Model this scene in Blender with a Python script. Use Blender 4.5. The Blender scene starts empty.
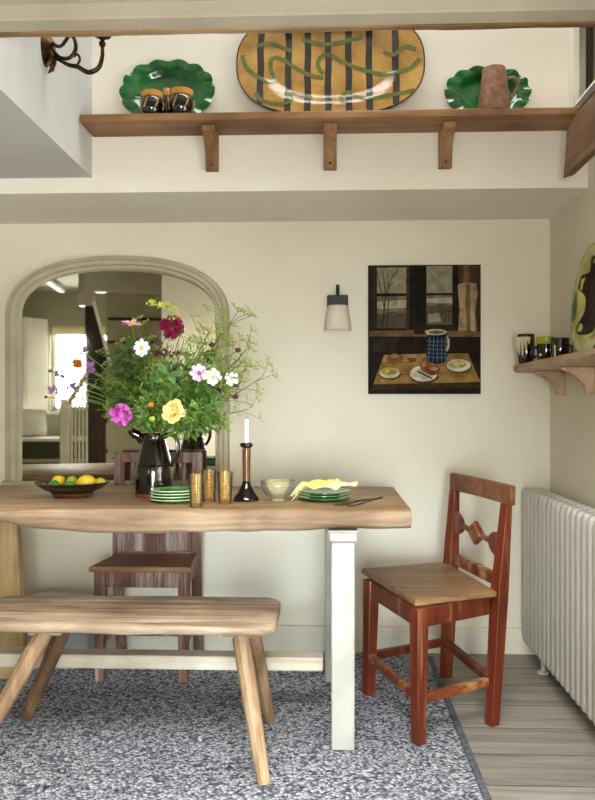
import bpy, bmesh, math, random
from mathutils import Vector, Matrix, Quaternion, noise
random.seed(7)
R = math.radians
C = bpy.context.scene.collection

# ------------------------------------------------------------------ camera geometry (to turn a spot of the photo into a place in the room)
F = 780.0; TH = math.atan(30.5 / F); EYE = 1.085
def ray(px, py):
    a = (px - 297.5) / F; b = (405 - py) / F; s, c = math.sin(TH), math.cos(TH)
    return Vector((-s + c * a, c + s * a, b))
def atY(px, py, Y):
    d = ray(px, py); t = Y / d.y; return Vector((d.x * t, Y, EYE + d.z * t))
def atZ(px, py, Z):
    d = ray(px, py); t = (Z - EYE) / d.z; return Vector((d.x * t, d.y * t, Z))

# ------------------------------------------------------------------ materials
def lin(h):
    h = h.lstrip('#'); o = []
    for i in (0, 2, 4):
        v = int(h[i:i + 2], 16) / 255
        o.append(v / 12.92 if v <= 0.04045 else ((v + 0.055) / 1.055) ** 2.4)
    return (*o, 1)
MATS = {}
def base(name):
    m = bpy.data.materials.new(name); m.use_nodes = True
    nt = m.node_tree; b = nt.nodes['Principled BSDF']; return m, nt, b
def N(nt, t, **kw):
    n = nt.nodes.new(t)
    for k, v in kw.items():
        if k in n.inputs.keys(): n.inputs[k].default_value = v
        else: setattr(n, k, v)
    return n
def ramp(nt, stops):
    r = nt.nodes.new('ShaderNodeValToRGB'); e = r.color_ramp.elements
    while len(e) < len(stops): e.new(0.5)
    for i, (p, c) in enumerate(stops): e[i].position = p; e[i].color = lin(c) if isinstance(c, str) else c
    return r
def paint(name, c1, c2=None, rough=0.6, scale=6.0, bump=0.0, bscale=60, spec=0.4, coat=0.0, lo=0.35, hi=0.65, metal=0.0, rnd=0.0, detail=4):
    m, nt, b = base(name); tc = N(nt, 'ShaderNodeTexCoord'); L = nt.links.new
    b.inputs['Roughness'].default_value = rough; b.inputs['Specular IOR Level'].default_value = spec
    b.inputs['Metallic'].default_value = metal; b.inputs['Coat Weight'].default_value = coat; b.inputs['Coat Roughness'].default_value = 0.08
    n = N(nt, 'ShaderNodeTexNoise', Scale=scale, Detail=detail); L(tc.outputs['Object'], n.inputs['Vector'])
    r = ramp(nt, [(lo, c1), (hi, c2 or c1)]); L(n.outputs['Fac'], r.inputs['Fac'])
    out = r.outputs['Color']
    if rnd:
        oi = N(nt, 'ShaderNodeObjectInfo'); hs = N(nt, 'ShaderNodeHueSaturation')
        mr = N(nt, 'ShaderNodeMapRange'); mr.inputs['To Min'].default_value = 1 - rnd; mr.inputs['To Max'].default_value = 1 + rnd
        L(oi.outputs['Random'], mr.inputs['Value']); L(mr.outputs['Result'], hs.inputs['Value']); L(out, hs.inputs['Color']); out = hs.outputs['Color']
    L(out, b.inputs['Base Color'])
    if bump:
        n2 = N(nt, 'ShaderNodeTexNoise', Scale=bscale, Detail=3.0); L(tc.outputs['Object'], n2.inputs['Vector'])
        bp = N(nt, 'ShaderNodeBump', Strength=bump, Distance=0.01); L(n2.outputs['Fac'], bp.inputs['Height']); L(bp.outputs['Normal'], b.inputs['Normal'])
    MATS[name] = m; return m
def wood(name, cd, cm, cl, axis='x', rough=0.6, grain=1.0, bump=0.25, worn=None, wlo=0.55, whi=0.65, spec=0.3):
    m, nt, b = base(name); L = nt.links.new; tc = N(nt, 'ShaderNodeTexCoord'); mp = N(nt, 'ShaderNodeMapping')
    s = {'x': (1.6, 22, 22), 'y': (22, 1.6, 22), 'z': (22, 22, 1.6)}[axis]
    mp.inputs['Scale'].default_value = [v * grain for v in s]; L(tc.outputs['Object'], mp.inputs['Vector'])
    n1 = N(nt, 'ShaderNodeTexNoise', Scale=1.0, Detail=6.0, Roughness=0.65, Distortion=0.6); L(mp.outputs['Vector'], n1.inputs['Vector'])
    r = ramp(nt, [(0.28, cd), (0.5, cm), (0.72, cl)]); L(n1.outputs['Fac'], r.inputs['Fac'])
    n2 = N(nt, 'ShaderNodeTexNoise', Scale=3.5, Detail=3.0); L(tc.outputs['Object'], n2.inputs['Vector'])
    r2 = ramp(nt, [(0.3, '#b8b0a8'), (0.7, '#ffffff')]); L(n2.outputs['Fac'], r2.inputs['Fac'])
    mx = N(nt, 'ShaderNodeMix', data_type='RGBA', blend_type='MULTIPLY'); mx.inputs[0].default_value = 1.0
    L(r.outputs['Color'], mx.inputs[6]); L(r2.outputs['Color'], mx.inputs[7]); out = mx.outputs[2]
    if worn:
        n3 = N(nt, 'ShaderNodeTexNoise', Scale=14.0, Detail=5.0, Roughness=0.7); L(mp.outputs['Vector'], n3.inputs['Vector'])
        n3.inputs['Scale'].default_value = 0.8
        r3 = ramp(nt, [(wlo, (0, 0, 0, 1)), (whi, (1, 1, 1, 1))]); L(n3.outputs['Fac'], r3.inputs['Fac'])
        m3 = N(nt, 'ShaderNodeMix', data_type='RGBA'); L(r3.outputs['Color'], m3.inputs[0]); L(out, m3.inputs[6]); m3.inputs[7].default_value = lin(worn); out = m3.outputs[2]
    L(out, b.inputs['Base Color']); b.inputs['Roughness'].default_value = rough; b.inputs['Specular IOR Level'].default_value = spec
    bp = N(nt, 'ShaderNodeBump', Strength=bump, Distance=0.004); L(n1.outputs['Fac'], bp.inputs['Height']); L(bp.outputs['Normal'], b.inputs['Normal'])
    MATS[name] = m; return m
def glass(name, col, rough=0.03, ior=1.45, tint=0.6):
    # coloured glass that lets the light through: fresnel mix of tinted transparency and gloss
    m = bpy.data.materials.new(name); m.use_nodes = True; nt = m.node_tree; nt.nodes.clear(); L = nt.links.new
    o = N(nt, 'ShaderNodeOutputMaterial'); t = N(nt, 'ShaderNodeBsdfTransparent'); t.inputs[0].default_value = lin(col)
    g = N(nt, 'ShaderNodeBsdfGlossy', Roughness=rough); f = N(nt, 'ShaderNodeFresnel', IOR=ior); mx = N(nt, 'ShaderNodeMixShader')
    d = N(nt, 'ShaderNodeBsdfDiffuse'); d.inputs[0].default_value = lin(col); m2 = N(nt, 'ShaderNodeMixShader'); m2.inputs[0].default_value = 1 - tint
    L(t.outputs[0], m2.inputs[1]); L(d.outputs[0], m2.inputs[2])
    L(f.outputs[0], mx.inputs[0]); L(m2.outputs[0], mx.inputs[1]); L(g.outputs[0], mx.inputs[2]); L(mx.outputs[0], o.inputs[0])
    MATS[name] = m; return m

W_LOW = paint('cream wall paint', '#DCD2BE', '#E1D9C8', rough=0.85, scale=2.5, bump=0.12, bscale=18, spec=0.2)
W_UP = paint('pale wall paint', '#E6DFD2', '#EAE5DA', rough=0.85, scale=2.5, bump=0.1, bscale=18, spec=0.2)
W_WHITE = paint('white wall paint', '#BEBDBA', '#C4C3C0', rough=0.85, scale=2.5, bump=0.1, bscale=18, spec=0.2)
W_GREEN = paint('stone wall paint', '#A39F88', '#AAA690', rough=0.85, scale=2.5, spec=0.2)
TRIMW = paint('cream trim paint', '#AEA592', '#B8AF9D', rough=0.6, scale=5)
BEAMG = paint('stone beam paint', '#AAA092', '#B2A89A', rough=0.7, scale=5)
MIRF = paint('putty frame paint', '#A89E84', '#B5AB92', rough=0.55, scale=9, bump=0.1, bscale=70)
WHITE = paint('white gloss paint', '#E9E6DC', '#EFECE4', rough=0.45, scale=5)
RADW = paint('radiator enamel', '#B8B4AB', '#BEBAB2', rough=0.4, scale=5)
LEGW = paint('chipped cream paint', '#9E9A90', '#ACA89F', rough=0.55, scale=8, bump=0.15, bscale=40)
TABLE = wood('old elm', '#76593E', '#A3835F', '#C0A482', 'x', rough=0.5, worn='#C6AE8E', wlo=0.6, whi=0.8)
EDGEW = wood('waney edge', '#80674C', '#A48A70', '#C0AA90', 'x', rough=0.65, grain=1.4, bump=0.6)
PALEW = wood('pale worn pine', '#C6B89E', '#E0D6C2', '#EEE6D6', 'x', rough=0.65)
PALEZ = wood('pale worn pine upright', '#98794D', '#BFA274', '#D3BC92', 'z', rough=0.65)
BENCH = wood('bench elm', '#66523E', '#B09880', '#D4C2AA', 'x', rough=0.55, grain=1.2, bump=.45, worn='#CCB89E', wlo=0.58, whi=0.75)
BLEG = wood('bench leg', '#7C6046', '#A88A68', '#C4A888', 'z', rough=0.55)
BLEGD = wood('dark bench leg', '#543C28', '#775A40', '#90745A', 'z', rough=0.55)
SHELF = wood('shelf oak', '#7A5636', '#9C7450', '#B48C66', 'x', rough=0.6)
SHELFZ = wood('bracket oak', '#7A5636', '#A07A52', '#B99468', 'z', rough=0.6)
SHELFY = wood('shelf pine', '#AC8A68', '#C8A888', '#DABF9F', 'y', rough=0.6)
BOARD = wood('string board', '#5E432E', '#7A5A40', '#937257', 'y', rough=0.6)
REDP = wood('worn red paint', '#561F0E', '#742F17', '#894224', 'z', rough=0.45, worn='#9C6A42', wlo=0.54, whi=0.70, spec=0.4)
REDX = wood('worn red rail', '#5E2612', '#7E3A1C', '#934E2A', 'x', rough=0.45, worn='#AE8050', wlo=0.48, whi=0.62, spec=0.4)
REDTOP = wood('rubbed red rail', '#6E4026', '#8E5A36', '#A6744C', 'x', rough=0.5)
SEATW = wood('chair seat elm', '#785638', '#9E7A54', '#B8966E', 'x', rough=0.5)
PLUM = wood('worn plum paint', '#553628', '#7E584A', '#987668', 'z', rough=0.6, worn='#B0A09C', wlo=0.48, whi=0.68)
PLUMSEAT = wood('plum chair seat', '#68462C', '#926A48', '#AC8662', 'x', rough=0.5)
DARKW = wood('dark oak boards', '#231810', '#382819', '#4A3624', 'z', rough=0.6)
PANEL = paint('olive grey panelling', '#989072', '#A29A7C', rough=0.6, scale=5)
BLACKG = paint('black jug glaze', '#050403', '#0E0806', rough=0.09, scale=5, spec=0.6, coat=0.6)
TANG = paint('tan slip', '#B9823C', '#CF9A4E', rough=0.3, scale=12, coat=0.3)
TERRA = paint('bare terracotta', '#5A2C16', '#74402A', rough=0.55, scale=14)
GREENG = paint('green plate glaze', '#07421A', '#0D642A', rough=0.12, scale=7, coat=0.6, bump=0.12, bscale=25)
GREENP = paint('apple green glaze', '#4E8A42', '#68A656', rough=0.25, scale=10, coat=0.4)
GREEND = paint('moss green glaze', '#2E5A26', '#44763A', rough=0.2, scale=10, coat=0.4)
PALEG = paint('pale green rim glaze', '#9DBB8C', '#B4CCA4', rough=0.25, scale=10, coat=0.4)
BROWNJ = paint('speckled stoneware', '#6E4632', '#94705A', rough=0.45, scale=45, lo=0.3, hi=0.7, coat=0.15)
OCHRE = paint('ochre slip', '#8A6226', '#B48C44', rough=0.18, scale=9, coat=0.5)
STRIPE = paint('black slip', '#14110E', '#221C16', rough=0.2, scale=20, coat=0.5)
SQUIG = paint('green slip trail', '#4A521E', '#5E6628', rough=0.2, scale=20, coat=0.5)
RIMD = paint('dark rim glaze', '#1C120A', '#2A1C10', rough=0.2, scale=20, coat=0.4)
OLIVE = paint('olive dish glaze', '#8E8A42', '#BDB468', rough=0.15, scale=7, coat=0.5)
BROWNS = paint('brown slip', '#160D08', '#2E1B12', rough=0.5, scale=9, coat=0.0, spec=.2)
CREAMG = paint('cream slip', '#D8CCA0', '#E6DCB8', rough=0.2, scale=20, coat=0.3)
BRASS = paint('aged brass', '#2A1E10', '#584224', rough=0.38, scale=30, metal=0.9)
IRON = paint('black iron', '#15130F', '#1E1B17', rough=0.5, scale=30)
SHADE = paint('linen shade', '#CDC0AE', '#D6CABA', rough=0.9, scale=80)
PEWTER = paint('old pewter', '#6A6258', '#8E857A', rough=0.35, scale=40, metal=0.9)
AMBER = glass('amber glass', '#FBEBBC', tint=0.95)
AMBERD = glass('deep amber glass', '#EBC088', tint=0.9)
OLIVEGL = glass('smoky cream glass', '#EEE8CE', tint=0.8)
BROWNGL = glass('brown candlestick glass', '#94602E', tint=0.65)
DKGL = paint('near black glass', '#0C0604', '#160B07', rough=0.08, coat=0.6)
WAX = paint('ivory wax', '#EEE8DC', '#F4EFE6', rough=0.5)
LEMON = paint('lemon skin', '#BE9A14', '#D0B026', rough=0.4, scale=10, bump=0.2, bscale=120)
LIMEY = paint('half ripe lemon skin', '#7E9418', '#C8B424', rough=0.4, scale=10, bump=0.2, bscale=120)
LIMEG = paint('lime skin', '#2F5A16', '#54801E', rough=0.4, scale=12, bump=0.2, bscale=120)
NAPK = paint('pale yellow linen', '#E8D060', '#F0E6B4', rough=0.9, scale=9, lo=0.4, hi=0.6, bump=0.2, bscale=200)
LEAF = paint('leaf green', '#40601C', '#76923A', rough=0.5, scale=8, rnd=0.4)
LEAFD = paint('dark leaf green', '#2A4A18', '#4E722A', rough=0.5, scale=8, rnd=0.35)
LIME = paint('lime umbel', '#8E9A30', '#B4B850', rough=0.6, scale=20, rnd=0.25)
STEM = paint('stem green', '#4A6A26', '#6A8436', rough=0.5)
PETW = paint('white petal', '#EDE8E0', '#F6F2EA', rough=0.6)
PETP = paint('pale pink petal', '#D890B8', '#EFC8DC', rough=0.6, scale=30)
PETM = paint('magenta petal', '#A02C8C', '#CC68B8', rough=0.6, scale=25)
PETC = paint('crimson petal', '#5E0626', '#8A0E3E', rough=0.6, scale=25)
PETY = paint('cream rose petal', '#E8C878', '#F4E2AC', rough=0.6, scale=18)
PETD = paint('dark maroon floret', '#3A1418', '#5C2A2C', rough=0.7, scale=25)
PETO = paint('orange petal', '#B0561A', '#D8862E', rough=0.6, scale=25)
PETL = paint('mauve petal', '#6E4672', '#96709A', rough=0.6, scale=25)
YEL = paint('yellow flower centre', '#C89A1E', '#E0BC3C', rough=0.7)
SEATWHT = paint('white cushion cotton', '#E4E2DC', '#ECEAE4', rough=0.9)
OLIVEC = paint('olive cushion', '#6E7048', '#80825A', rough=0.9, scale=30)
DKGREEN = paint('dark olive paint', '#3A3A1E', '#44442A', rough=0.6)
TUBM = paint('grey enamel', '#A9ACAC', '#B6B8B6', rough=0.4)
PANE = glass('window pane', '#F4F6F6', tint=0.99, ior=1.2)
BLIND = paint('cream blind cloth', '#D8CB94', '#E0D4A4', rough=0.9)
def mirror_mat():
    m, nt, b = base('mirror silver'); b.inputs['Metallic'].default_value = 1; b.inputs['Roughness'].default_value = 0.02
    b.inputs['Base Color'].default_value = (0.70, 0.69, 0.62, 1); return m
MIRROR = mirror_mat()
def floor_mat():
    m, nt, b = base('weathered boards'); L = nt.links.new; tc = N(nt, 'ShaderNodeTexCoord')
    br = N(nt, 'ShaderNodeTexBrick'); br.offset = 0.37; br.squash = 1.0
    mp = N(nt, 'ShaderNodeMapping'); mp.inputs['Location'].default_value = (0.3, -0.046, 0); L(tc.outputs['Object'], mp.inputs['Vector']); L(mp.outputs['Vector'], br.inputs['Vector'])
    br.inputs['Scale'].default_value = 1; br.inputs['Brick Width'].default_value = 2.6; br.inputs['Row Height'].default_value = 0.2; br.inputs['Mortar Size'].default_value = 0.0028
    br.inputs['Color1'].default_value = lin('#9E9A94'); br.inputs['Color2'].default_value = lin('#B4B0AB'); br.inputs['Mortar'].default_value = lin('#4E463C'); br.inputs['Mortar Smooth'].default_value = 0.4
    mp2 = N(nt, 'ShaderNodeMapping'); mp2.inputs['Scale'].default_value = (1.6, 20, 1); L(tc.outputs['Object'], mp2.inputs['Vector'])
    n = N(nt, 'ShaderNodeTexNoise', Scale=1.3, Detail=6.0, Roughness=0.7, Distortion=0.8); L(mp2.outputs['Vector'], n.inputs['Vector'])
    r = ramp(nt, [(0.25, '#A39B90'), (0.5, '#E0DBD2'), (0.75, '#FFFFFF')]); L(n.outputs['Fac'], r.inputs['Fac'])
    mx = N(nt, 'ShaderNodeMix', data_type='RGBA', blend_type='MULTIPLY'); mx.inputs[0].default_value = 1; L(br.outputs['Color'], mx.inputs[6]); L(r.outputs['Color'], mx.inputs[7])
    L(mx.outputs[2], b.inputs['Base Color']); b.inputs['Roughness'].default_value = 0.55; b.inputs['Specular IOR Level'].default_value = 0.35
    bp = N(nt, 'ShaderNodeBump', Strength=0.25, Distance=0.006); L(n.outputs['Fac'], bp.inputs['Height']); L(bp.outputs['Normal'], b.inputs['Normal']); return m
FLOORM = floor_mat()
def rug_mat():
    # short woven dashes of charcoal, grey and white wool in wavering rows
    m, nt, b = base('flecked woven wool'); L = nt.links.new; tc = N(nt, 'ShaderNodeTexCoord')
    nz = N(nt, 'ShaderNodeTexNoise', Scale=7.0, Detail=2.0); L(tc.outputs['Object'], nz.inputs['Vector'])
    ad = N(nt, 'ShaderNodeMix', data_type='RGBA', blend_type='LINEAR_LIGHT'); ad.inputs[0].default_value = 0.035; L(tc.outputs['Object'], ad.inputs[6]); L(nz.outputs['Color'], ad.inputs[7])
    mp = N(nt, 'ShaderNodeMapping'); mp.inputs['Scale'].default_value = (92, 112, 1); mp.inputs['Rotation'].default_value = (0, 0, R(-24)); L(ad.outputs[2], mp.inputs['Vector'])
    v = N(nt, 'ShaderNodeTexVoronoi', Scale=1.0); v.inputs['Randomness'].default_value = 0.75; L(mp.outputs['Vector'], v.inputs['Vector'])
    bw = N(nt, 'ShaderNodeSeparateColor'); L(v.outputs['Color'], bw.inputs[0])
    r = ramp(nt, [(0.0, '#6E6F78'), (0.22, '#92949C'), (0.45, '#B0B2B9'), (0.75, '#C2C4CA'), (1.0, '#D4D5DA')]); L(bw.outputs[0], r.inputs['Fac'])
    r2 = ramp(nt, [(0.3, '#FFFFFF'), (0.75, '#70707A')]); L(v.outputs['Distance'], r2.inputs['Fac'])
    mx = N(nt, 'ShaderNodeMix', data_type='RGBA', blend_type='MULTIPLY'); mx.inputs[0].default_value = 1; L(r.outputs['Color'], mx.inputs[6]); L(r2.outputs['Color'], mx.inputs[7])
    L(mx.outputs[2], b.inputs['Base Color']); b.inputs['Roughness'].default_value = 0.95; b.inputs['Specular IOR Level'].default_value = 0.1
    iv = N(nt, 'ShaderNodeMath', operation='SUBTRACT'); iv.inputs[0].default_value = 1; L(v.outputs['Distance'], iv.inputs[1])
    bp = N(nt, 'ShaderNodeBump', Strength=0.4, Distance=0.004); L(iv.outputs[0], bp.inputs['Height']); L(bp.outputs['Normal'], b.inputs['Normal']); return m
BEAMW = wood('raw beam edge', '#7E6244', '#9E8260', '#B89C78', 'x', rough=0.7)
CEILD = paint('old ceiling paint', '#979080', '#A19A88', rough=0.8)
RUGM = rug_mat()
RUGE = paint('dark rug binding', '#4A4C54', '#6A6C74', rough=0.95, scale=60)

# ------------------------------------------------------------------ mesh helpers
class MB:
    def __init__(s): s.v = []; s.f = []; s.m = []
    def add(s, vs, fs, mi=0):
        o = len(s.v); s.v += [tuple(p) for p in vs]; s.f += [[i + o for i in f] for f in fs]; s.m += [mi] * len(fs); return s
    def box(s, x0, x1, y0, y1, z0, z1, mi=0):
        vs = [(x, y, z) for z in (z0, z1) for y in (y0, y1) for x in (x0, x1)]
        return s.add(vs, [(0, 2, 3, 1), (4, 5, 7, 6), (0, 1, 5, 4), (2, 6, 7, 3), (0, 4, 6, 2), (1, 3, 7, 5)], mi)
    def loft(s, rings, mi=0, caps=True, close=True):
        n = len(rings[0]); vs = [p for r in rings for p in r]; fs = []
        for i in range(len(rings) - 1):
            for j in range(n if close else n - 1):
                k = (j + 1) % n; fs.append((i * n + j, i * n + k, (i + 1) * n + k, (i + 1) * n + j))
        if caps: fs.append(tuple(range(n - 1, -1, -1))); fs.append(tuple((len(rings) - 1) * n + j for j in range(n)))
        return s.add(vs, fs, mi)
    def lathe(s, prof, seg=32, c=(0, 0, 0), mi=0, sx=1, sy=1, caps=False):
        rings = [[(c[0] + r * sx * math.cos(2 * math.pi * k / seg), c[1] + r * sy * math.sin(2 * math.pi * k / seg), c[2] + z) for k in range(seg)] for r, z in prof]
        return s.loft(rings, mi, caps)
    def tube(s, pts, rad, seg=10, mi=0, flat=1.0, caps=True):
        pts = [Vector(p) for p in pts]; n = len(pts); rings = []; up = None
        for i, p in enumerate(pts):
            t = (pts[min(i + 1, n - 1)] - pts[max(i - 1, 0)]).normalized()
            if up is None: up = t.orthogonal().normalized()
            up = (up - t * up.dot(t)).normalized(); w = t.cross(up); r = rad[i] if isinstance(rad, (list, tuple)) else rad
            rings.append([p + up * (r * math.cos(2 * math.pi * k / seg)) + w * (r * flat * math.sin(2 * math.pi * k / seg)) for k in range(seg)])
        return s.loft(rings, mi, caps)
    def bar(s, a, b, wa, wb, side, mi=0):
        # rectangular bar from a to b; w = (width along side, width across); may taper
        a, b = Vector(a), Vector(b); t = (b - a).normalized(); u = Vector(side); u = (u - t * u.dot(t)).normalized(); w = t.cross(u)
        def rg(p, ww): return [p + u * (sx * ww[0] / 2) + w * (sy * ww[1] / 2) for sx, sy in ((-1, -1), (1, -1), (1, 1), (-1, 1))]
        return s.loft([rg(a, wa), rg(b, wb)], mi)
    def prism(s, poly, d, mi=0):
        a = [Vector(p) for p in poly]; return s.loft([a, [p + Vector(d) for p in a]], mi)
    def ball(s, c, r, seg=16, rings=10, mi=0):
        r = (r, r, r) if not isinstance(r, (tuple, list)) else r
        prof = [(max(1e-4, math.sin(math.pi * i / rings)), -math.cos(math.pi * i / rings)) for i in range(rings + 1)]
        rg = [[(c[0] + q * r[0] * math.cos(2 * math.pi * k / seg), c[1] + q * r[1] * math.sin(2 * math.pi * k / seg), c[2] + z * r[2]) for k in range(seg)] for q, z in prof]
        return s.loft(rg, mi, False)
    def mesh(s, name, mats, ang=35, wn=True):
        me = bpy.data.meshes.new(name); me.from_pydata(s.v, [], s.f)
        for m in (mats if isinstance(mats, (list, tuple)) else [mats]): me.materials.append(m)
        me.polygons.foreach_set('material_index', s.m)
        if wn:
            bm = bmesh.new(); bm.from_mesh(me); bmesh.ops.remove_doubles(bm, verts=bm.verts, dist=1e-5); bmesh.ops.recalc_face_normals(bm, faces=bm.faces); bm.to_mesh(me); bm.free()
        me.shade_smooth(); me.set_sharp_from_angle(angle=R(ang)); return me
def obj(name, mb, mats, parent=None, bevel=0, ang=35, loc=None, wn=True):
    o = bpy.data.objects.new(name, mb.mesh(name, mats, ang, wn) if isinstance(mb, MB) else mb); C.objects.link(o)
    if parent is not None: o.parent = parent
    if loc is not None: o.location = loc
    if bevel:
        b = o.modifiers.new('bevel', 'BEVEL'); b.width = bevel; b.segments = 2; b.limit_method = 'ANGLE'; b.angle_limit = R(40); b.harden_normals = False
    return o
def tag(o, label, cat, group=None, kind=None):
    o['label'] = label; o['category'] = cat
    if group: o['group'] = group
    if kind: o['kind'] = kind
    return o
def thing(name, label, cat, loc=(0, 0, 0), rz=0, group=None):
    o = bpy.data.objects.new(name, None); C.objects.link(o); o.empty_display_size = 0.05
    o.location = loc; o.rotation_euler = (0, 0, rz); return tag(o, label, cat, group)
def struct(name, mb, m, bevel=0, parent=None, loc=None):
    o = obj(name, mb, m, parent, bevel, loc=loc)
    if parent is None: o['kind'] = 'structure'
    return o
def copy_tree(o, parent=None):
    c = o.copy(); C.objects.link(c)
    if parent is not None: c.parent = parent
    for ch in o.children: copy_tree(ch, c)
    return c
def arc(c, r, a0, a1, n, plane='xz'):
    out = []
    for i in range(n + 1):
        a = R(a0 + (a1 - a0) * i / n); u, w = r * math.cos(a), r * math.sin(a)
        out.append(Vector(c) + (Vector((u, 0, w)) if plane == 'xz' else Vector((0, u, w)) if plane == 'yz' else Vector((u, w, 0))))
    return out

# ------------------------------------------------------------------ the room
D = 3.44; U = 2.945; RW = 0.967; LB = -0.90; SOF = 1.895; LW = -3.2; BW = -3.1; CEIL = 2.5
struct('floor', MB().box(LW - .1, RW + .1, BW - .1, D + .1, -0.08, 0), FLOORM)
struct('wall_back', MB().box(LW - .1, RW + .1, D, D + .12, 0, SOF + .05), W_LOW)
struct('wall_upper', MB().box(LW - .1, RW + .1, U, D + .12, SOF, 3.4), W_UP)            # stands forward over the lower wall
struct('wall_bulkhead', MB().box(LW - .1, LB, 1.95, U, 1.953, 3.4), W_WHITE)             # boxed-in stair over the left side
# right wall with its window opening
w = MB(); wy0, wy1, wz0, wz1 = 0.0, 1.75, 0.06, 1.85
w.box(RW, RW + .25, wy1, D + .12, 0, 3.4); w.box(RW, RW + .25, BW - .1, wy0, 0, 3.4); w.box(RW, RW + .25, wy0, wy1, 0, wz0); w.box(RW, RW + .25, wy0, wy1, wz1, 3.4)
struct('wall_right', w, W_LOW)
struct('wall_left', MB().box(LW - .1, LW, BW - .1, D, 0, 3.4), W_GREEN)
# wall behind the camera, with the window over the seat
fx0, fx1, fz0, fz1 = -2.58, -1.7, 1.0, 2.08
gx0, gx1, gz0, gz1, GY = -.48, .52, .06, 1.36, -1.0
w = MB(); w.box(LW, fx0, BW - .2, BW, 0, CEIL); w.box(fx1, RW, BW - .2, BW, 0, CEIL); w.box(fx0, fx1, BW - .2, BW, 0, fz0); w.box(fx0, fx1, BW - .2, BW, fz1, CEIL)
struct('wall_front', w, W_GREEN)
kx0, kx1, ky0, ky1 = -.85, .75, -.3, 1.0
w = MB(); w.box(LW, RW, BW, ky0, CEIL, CEIL + .1); w.box(LW, RW, ky1, 1.95, CEIL, CEIL + .1); w.box(LW, kx0, ky0, ky1, CEIL, CEIL + .1); w.box(kx1, RW, ky0, ky1, CEIL, CEIL + .1)
struct('ceiling', w, CEILD)
f = MB()  # rooflight out of view, added to brighten the floor and lower wall
for a, b in ((kx0, kx0 + .05), (kx1 - .05, kx1), (-.07, -.03)): f.box(a, b, ky0, ky1, CEIL + .06, CEIL + .11)
for a, b in ((ky0, ky0 + .05), (ky1 - .05, ky1)): f.box(kx0, kx1, a, b, CEIL + .06, CEIL + .11)
w5 = struct('added_rooflight', f, WHITE, bevel=.004); struct('pane', MB().box(kx0 + .04, kx1 - .04, ky0 + .04, ky1 - .04, CEIL + .08, CEIL + .085), PANE, parent=w5)
w = MB(); w.box(LB, RW, 1.55, 2.03, 2.142, CEIL + .1); w.box(LW, LB, 1.9, 1.95, 1.953, CEIL + .1)
struct('ceiling_lintel', w, TRIMW)
# beam across the opening with a raw lower edge
bm_ = struct('trim_1', MB().box(LB, RW, 2.03, 2.105, 2.105, 2.30), BEAMG)
e = MB(); n = 60; rings = []
for i in range(n + 1):
    x = LB + (RW - LB) * i / n; dz = 0.003 * noise.noise((x * 4, 0, 0)) + 0.0015 * noise.noise((x * 17, 3, 0))
    rings.append([(x, 2.088, 2.094 + dz), (x, 2.107, 2.092 + dz), (x, 2.107, 2.111), (x, 2.088, 2.111)])
e.loft(rings); struct('raw_edge', e, BEAMW, parent=bm_)
struct('painted_soffit', MB().box(LB, RW, 2.028, 2.088, 2.099, 2.107), TRIMW, parent=bm_)
# void over the table, roofed, with a skylight
w = MB(); w.box(LB - .1, RW + .25, 2.0, 2.1, CEIL, 3.4); struct('wall_void', w, W_UP)
w = MB(); w.box(LB, RW, 2.1, 2.28, 3.4, 3.5); w.box(LB, RW, 2.88, U, 3.4, 3.5); w.box(LB, -0.8, 2.28, 2.88, 3.4, 3.5); w.box(0.85, RW, 2.28, 2.88, 3.4, 3.5)
struct('ceiling_void', w, W_UP)
f = MB(); f.box(-.8, .85, 2.28, 2.31, 3.42, 3.48); f.box(-.8, .85, 2.85, 2.88, 3.42, 3.48); f.box(-.8, -.77, 2.31, 2.85, 3.42, 3.48); f.box(.82, .85, 2.31, 2.85, 3.42, 3.48); f.box(0.0, .03, 2.31, 2.85, 3.42, 3.48)
sk = struct('window_3', f, WHITE); struct('pane', MB().box(-.77, .82, 2.31, 2.85, 3.446, 3.452), PANE, parent=sk)
# skirting
struct('baseboard_back', MB().box(LW, RW, D - .018, D, 0, 0.115), W_LOW, bevel=.004)
struct('baseboard_right', MB().box(RW - .018, RW, BW, D - .018, 0, 0.115), W_LOW, bevel=.004)
# right wall window (beside the camera)
f = MB(); X0, X1 = RW + .14, RW + .19
for a, b in ((wy0, wy0 + .06), (wy1 - .06, wy1), (.87, .93)): f.box(X0, X1, a, b, wz0, wz1)
for a, b in ((wz0, wz0 + .06), (wz1 - .06, wz1), (.72, .76), (1.28, 1.32)): f.box(X0, X1, wy0, wy1, a, b)
w2 = struct('window_2', f, WHITE, bevel=.004); struct('pane', MB().box(RW + .162, RW + .167, wy0 + .05, wy1 - .05, wz0 + .05, wz1 - .05), PANE, parent=w2)
struct('window_sill', MB().box(RW - .03, RW + .2, wy0 - .03, wy1 + .03, wz0 - .03, wz0 + .004), WHITE, bevel=.005, parent=w2)
# window over the seat
f = MB()
for a, b in ((fx0, fx0 + .06), (fx1 - .06, fx1), (-2.16, -2.12)): f.box(a, b, BW - .16, BW - .11, fz0, fz1)
for a, b in ((fz0, fz0 + .06), (fz1 - .06, fz1)): f.box(fx0, fx1, BW - .16, BW - .11, a, b)
w1 = struct('window_1', f, WHITE, bevel=.004); struct('pane', MB().box(fx0 + .05, fx1 - .05, BW - .137, BW - .132, fz0 + .05, fz1 - .05), PANE, parent=w1)
struct('window_sill', MB().box(fx0 - .03, fx1 + .03, BW - .2, BW + .04, fz0 - .03, fz0 + .004), WHITE, bevel=.005, parent=w1)
f = MB()
for a, b in ((gx0, gx0 + .06), (gx1 - .06, gx1), (-.01, .05)): f.box(a, b, GY - .12, GY - .07, gz0, gz1)
for a, b in ((gz0, gz0 + .06), (gz1 - .06, gz1), (.69, .73)): f.box(gx0, gx1, GY - .12, GY - .07, a, b)
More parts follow.
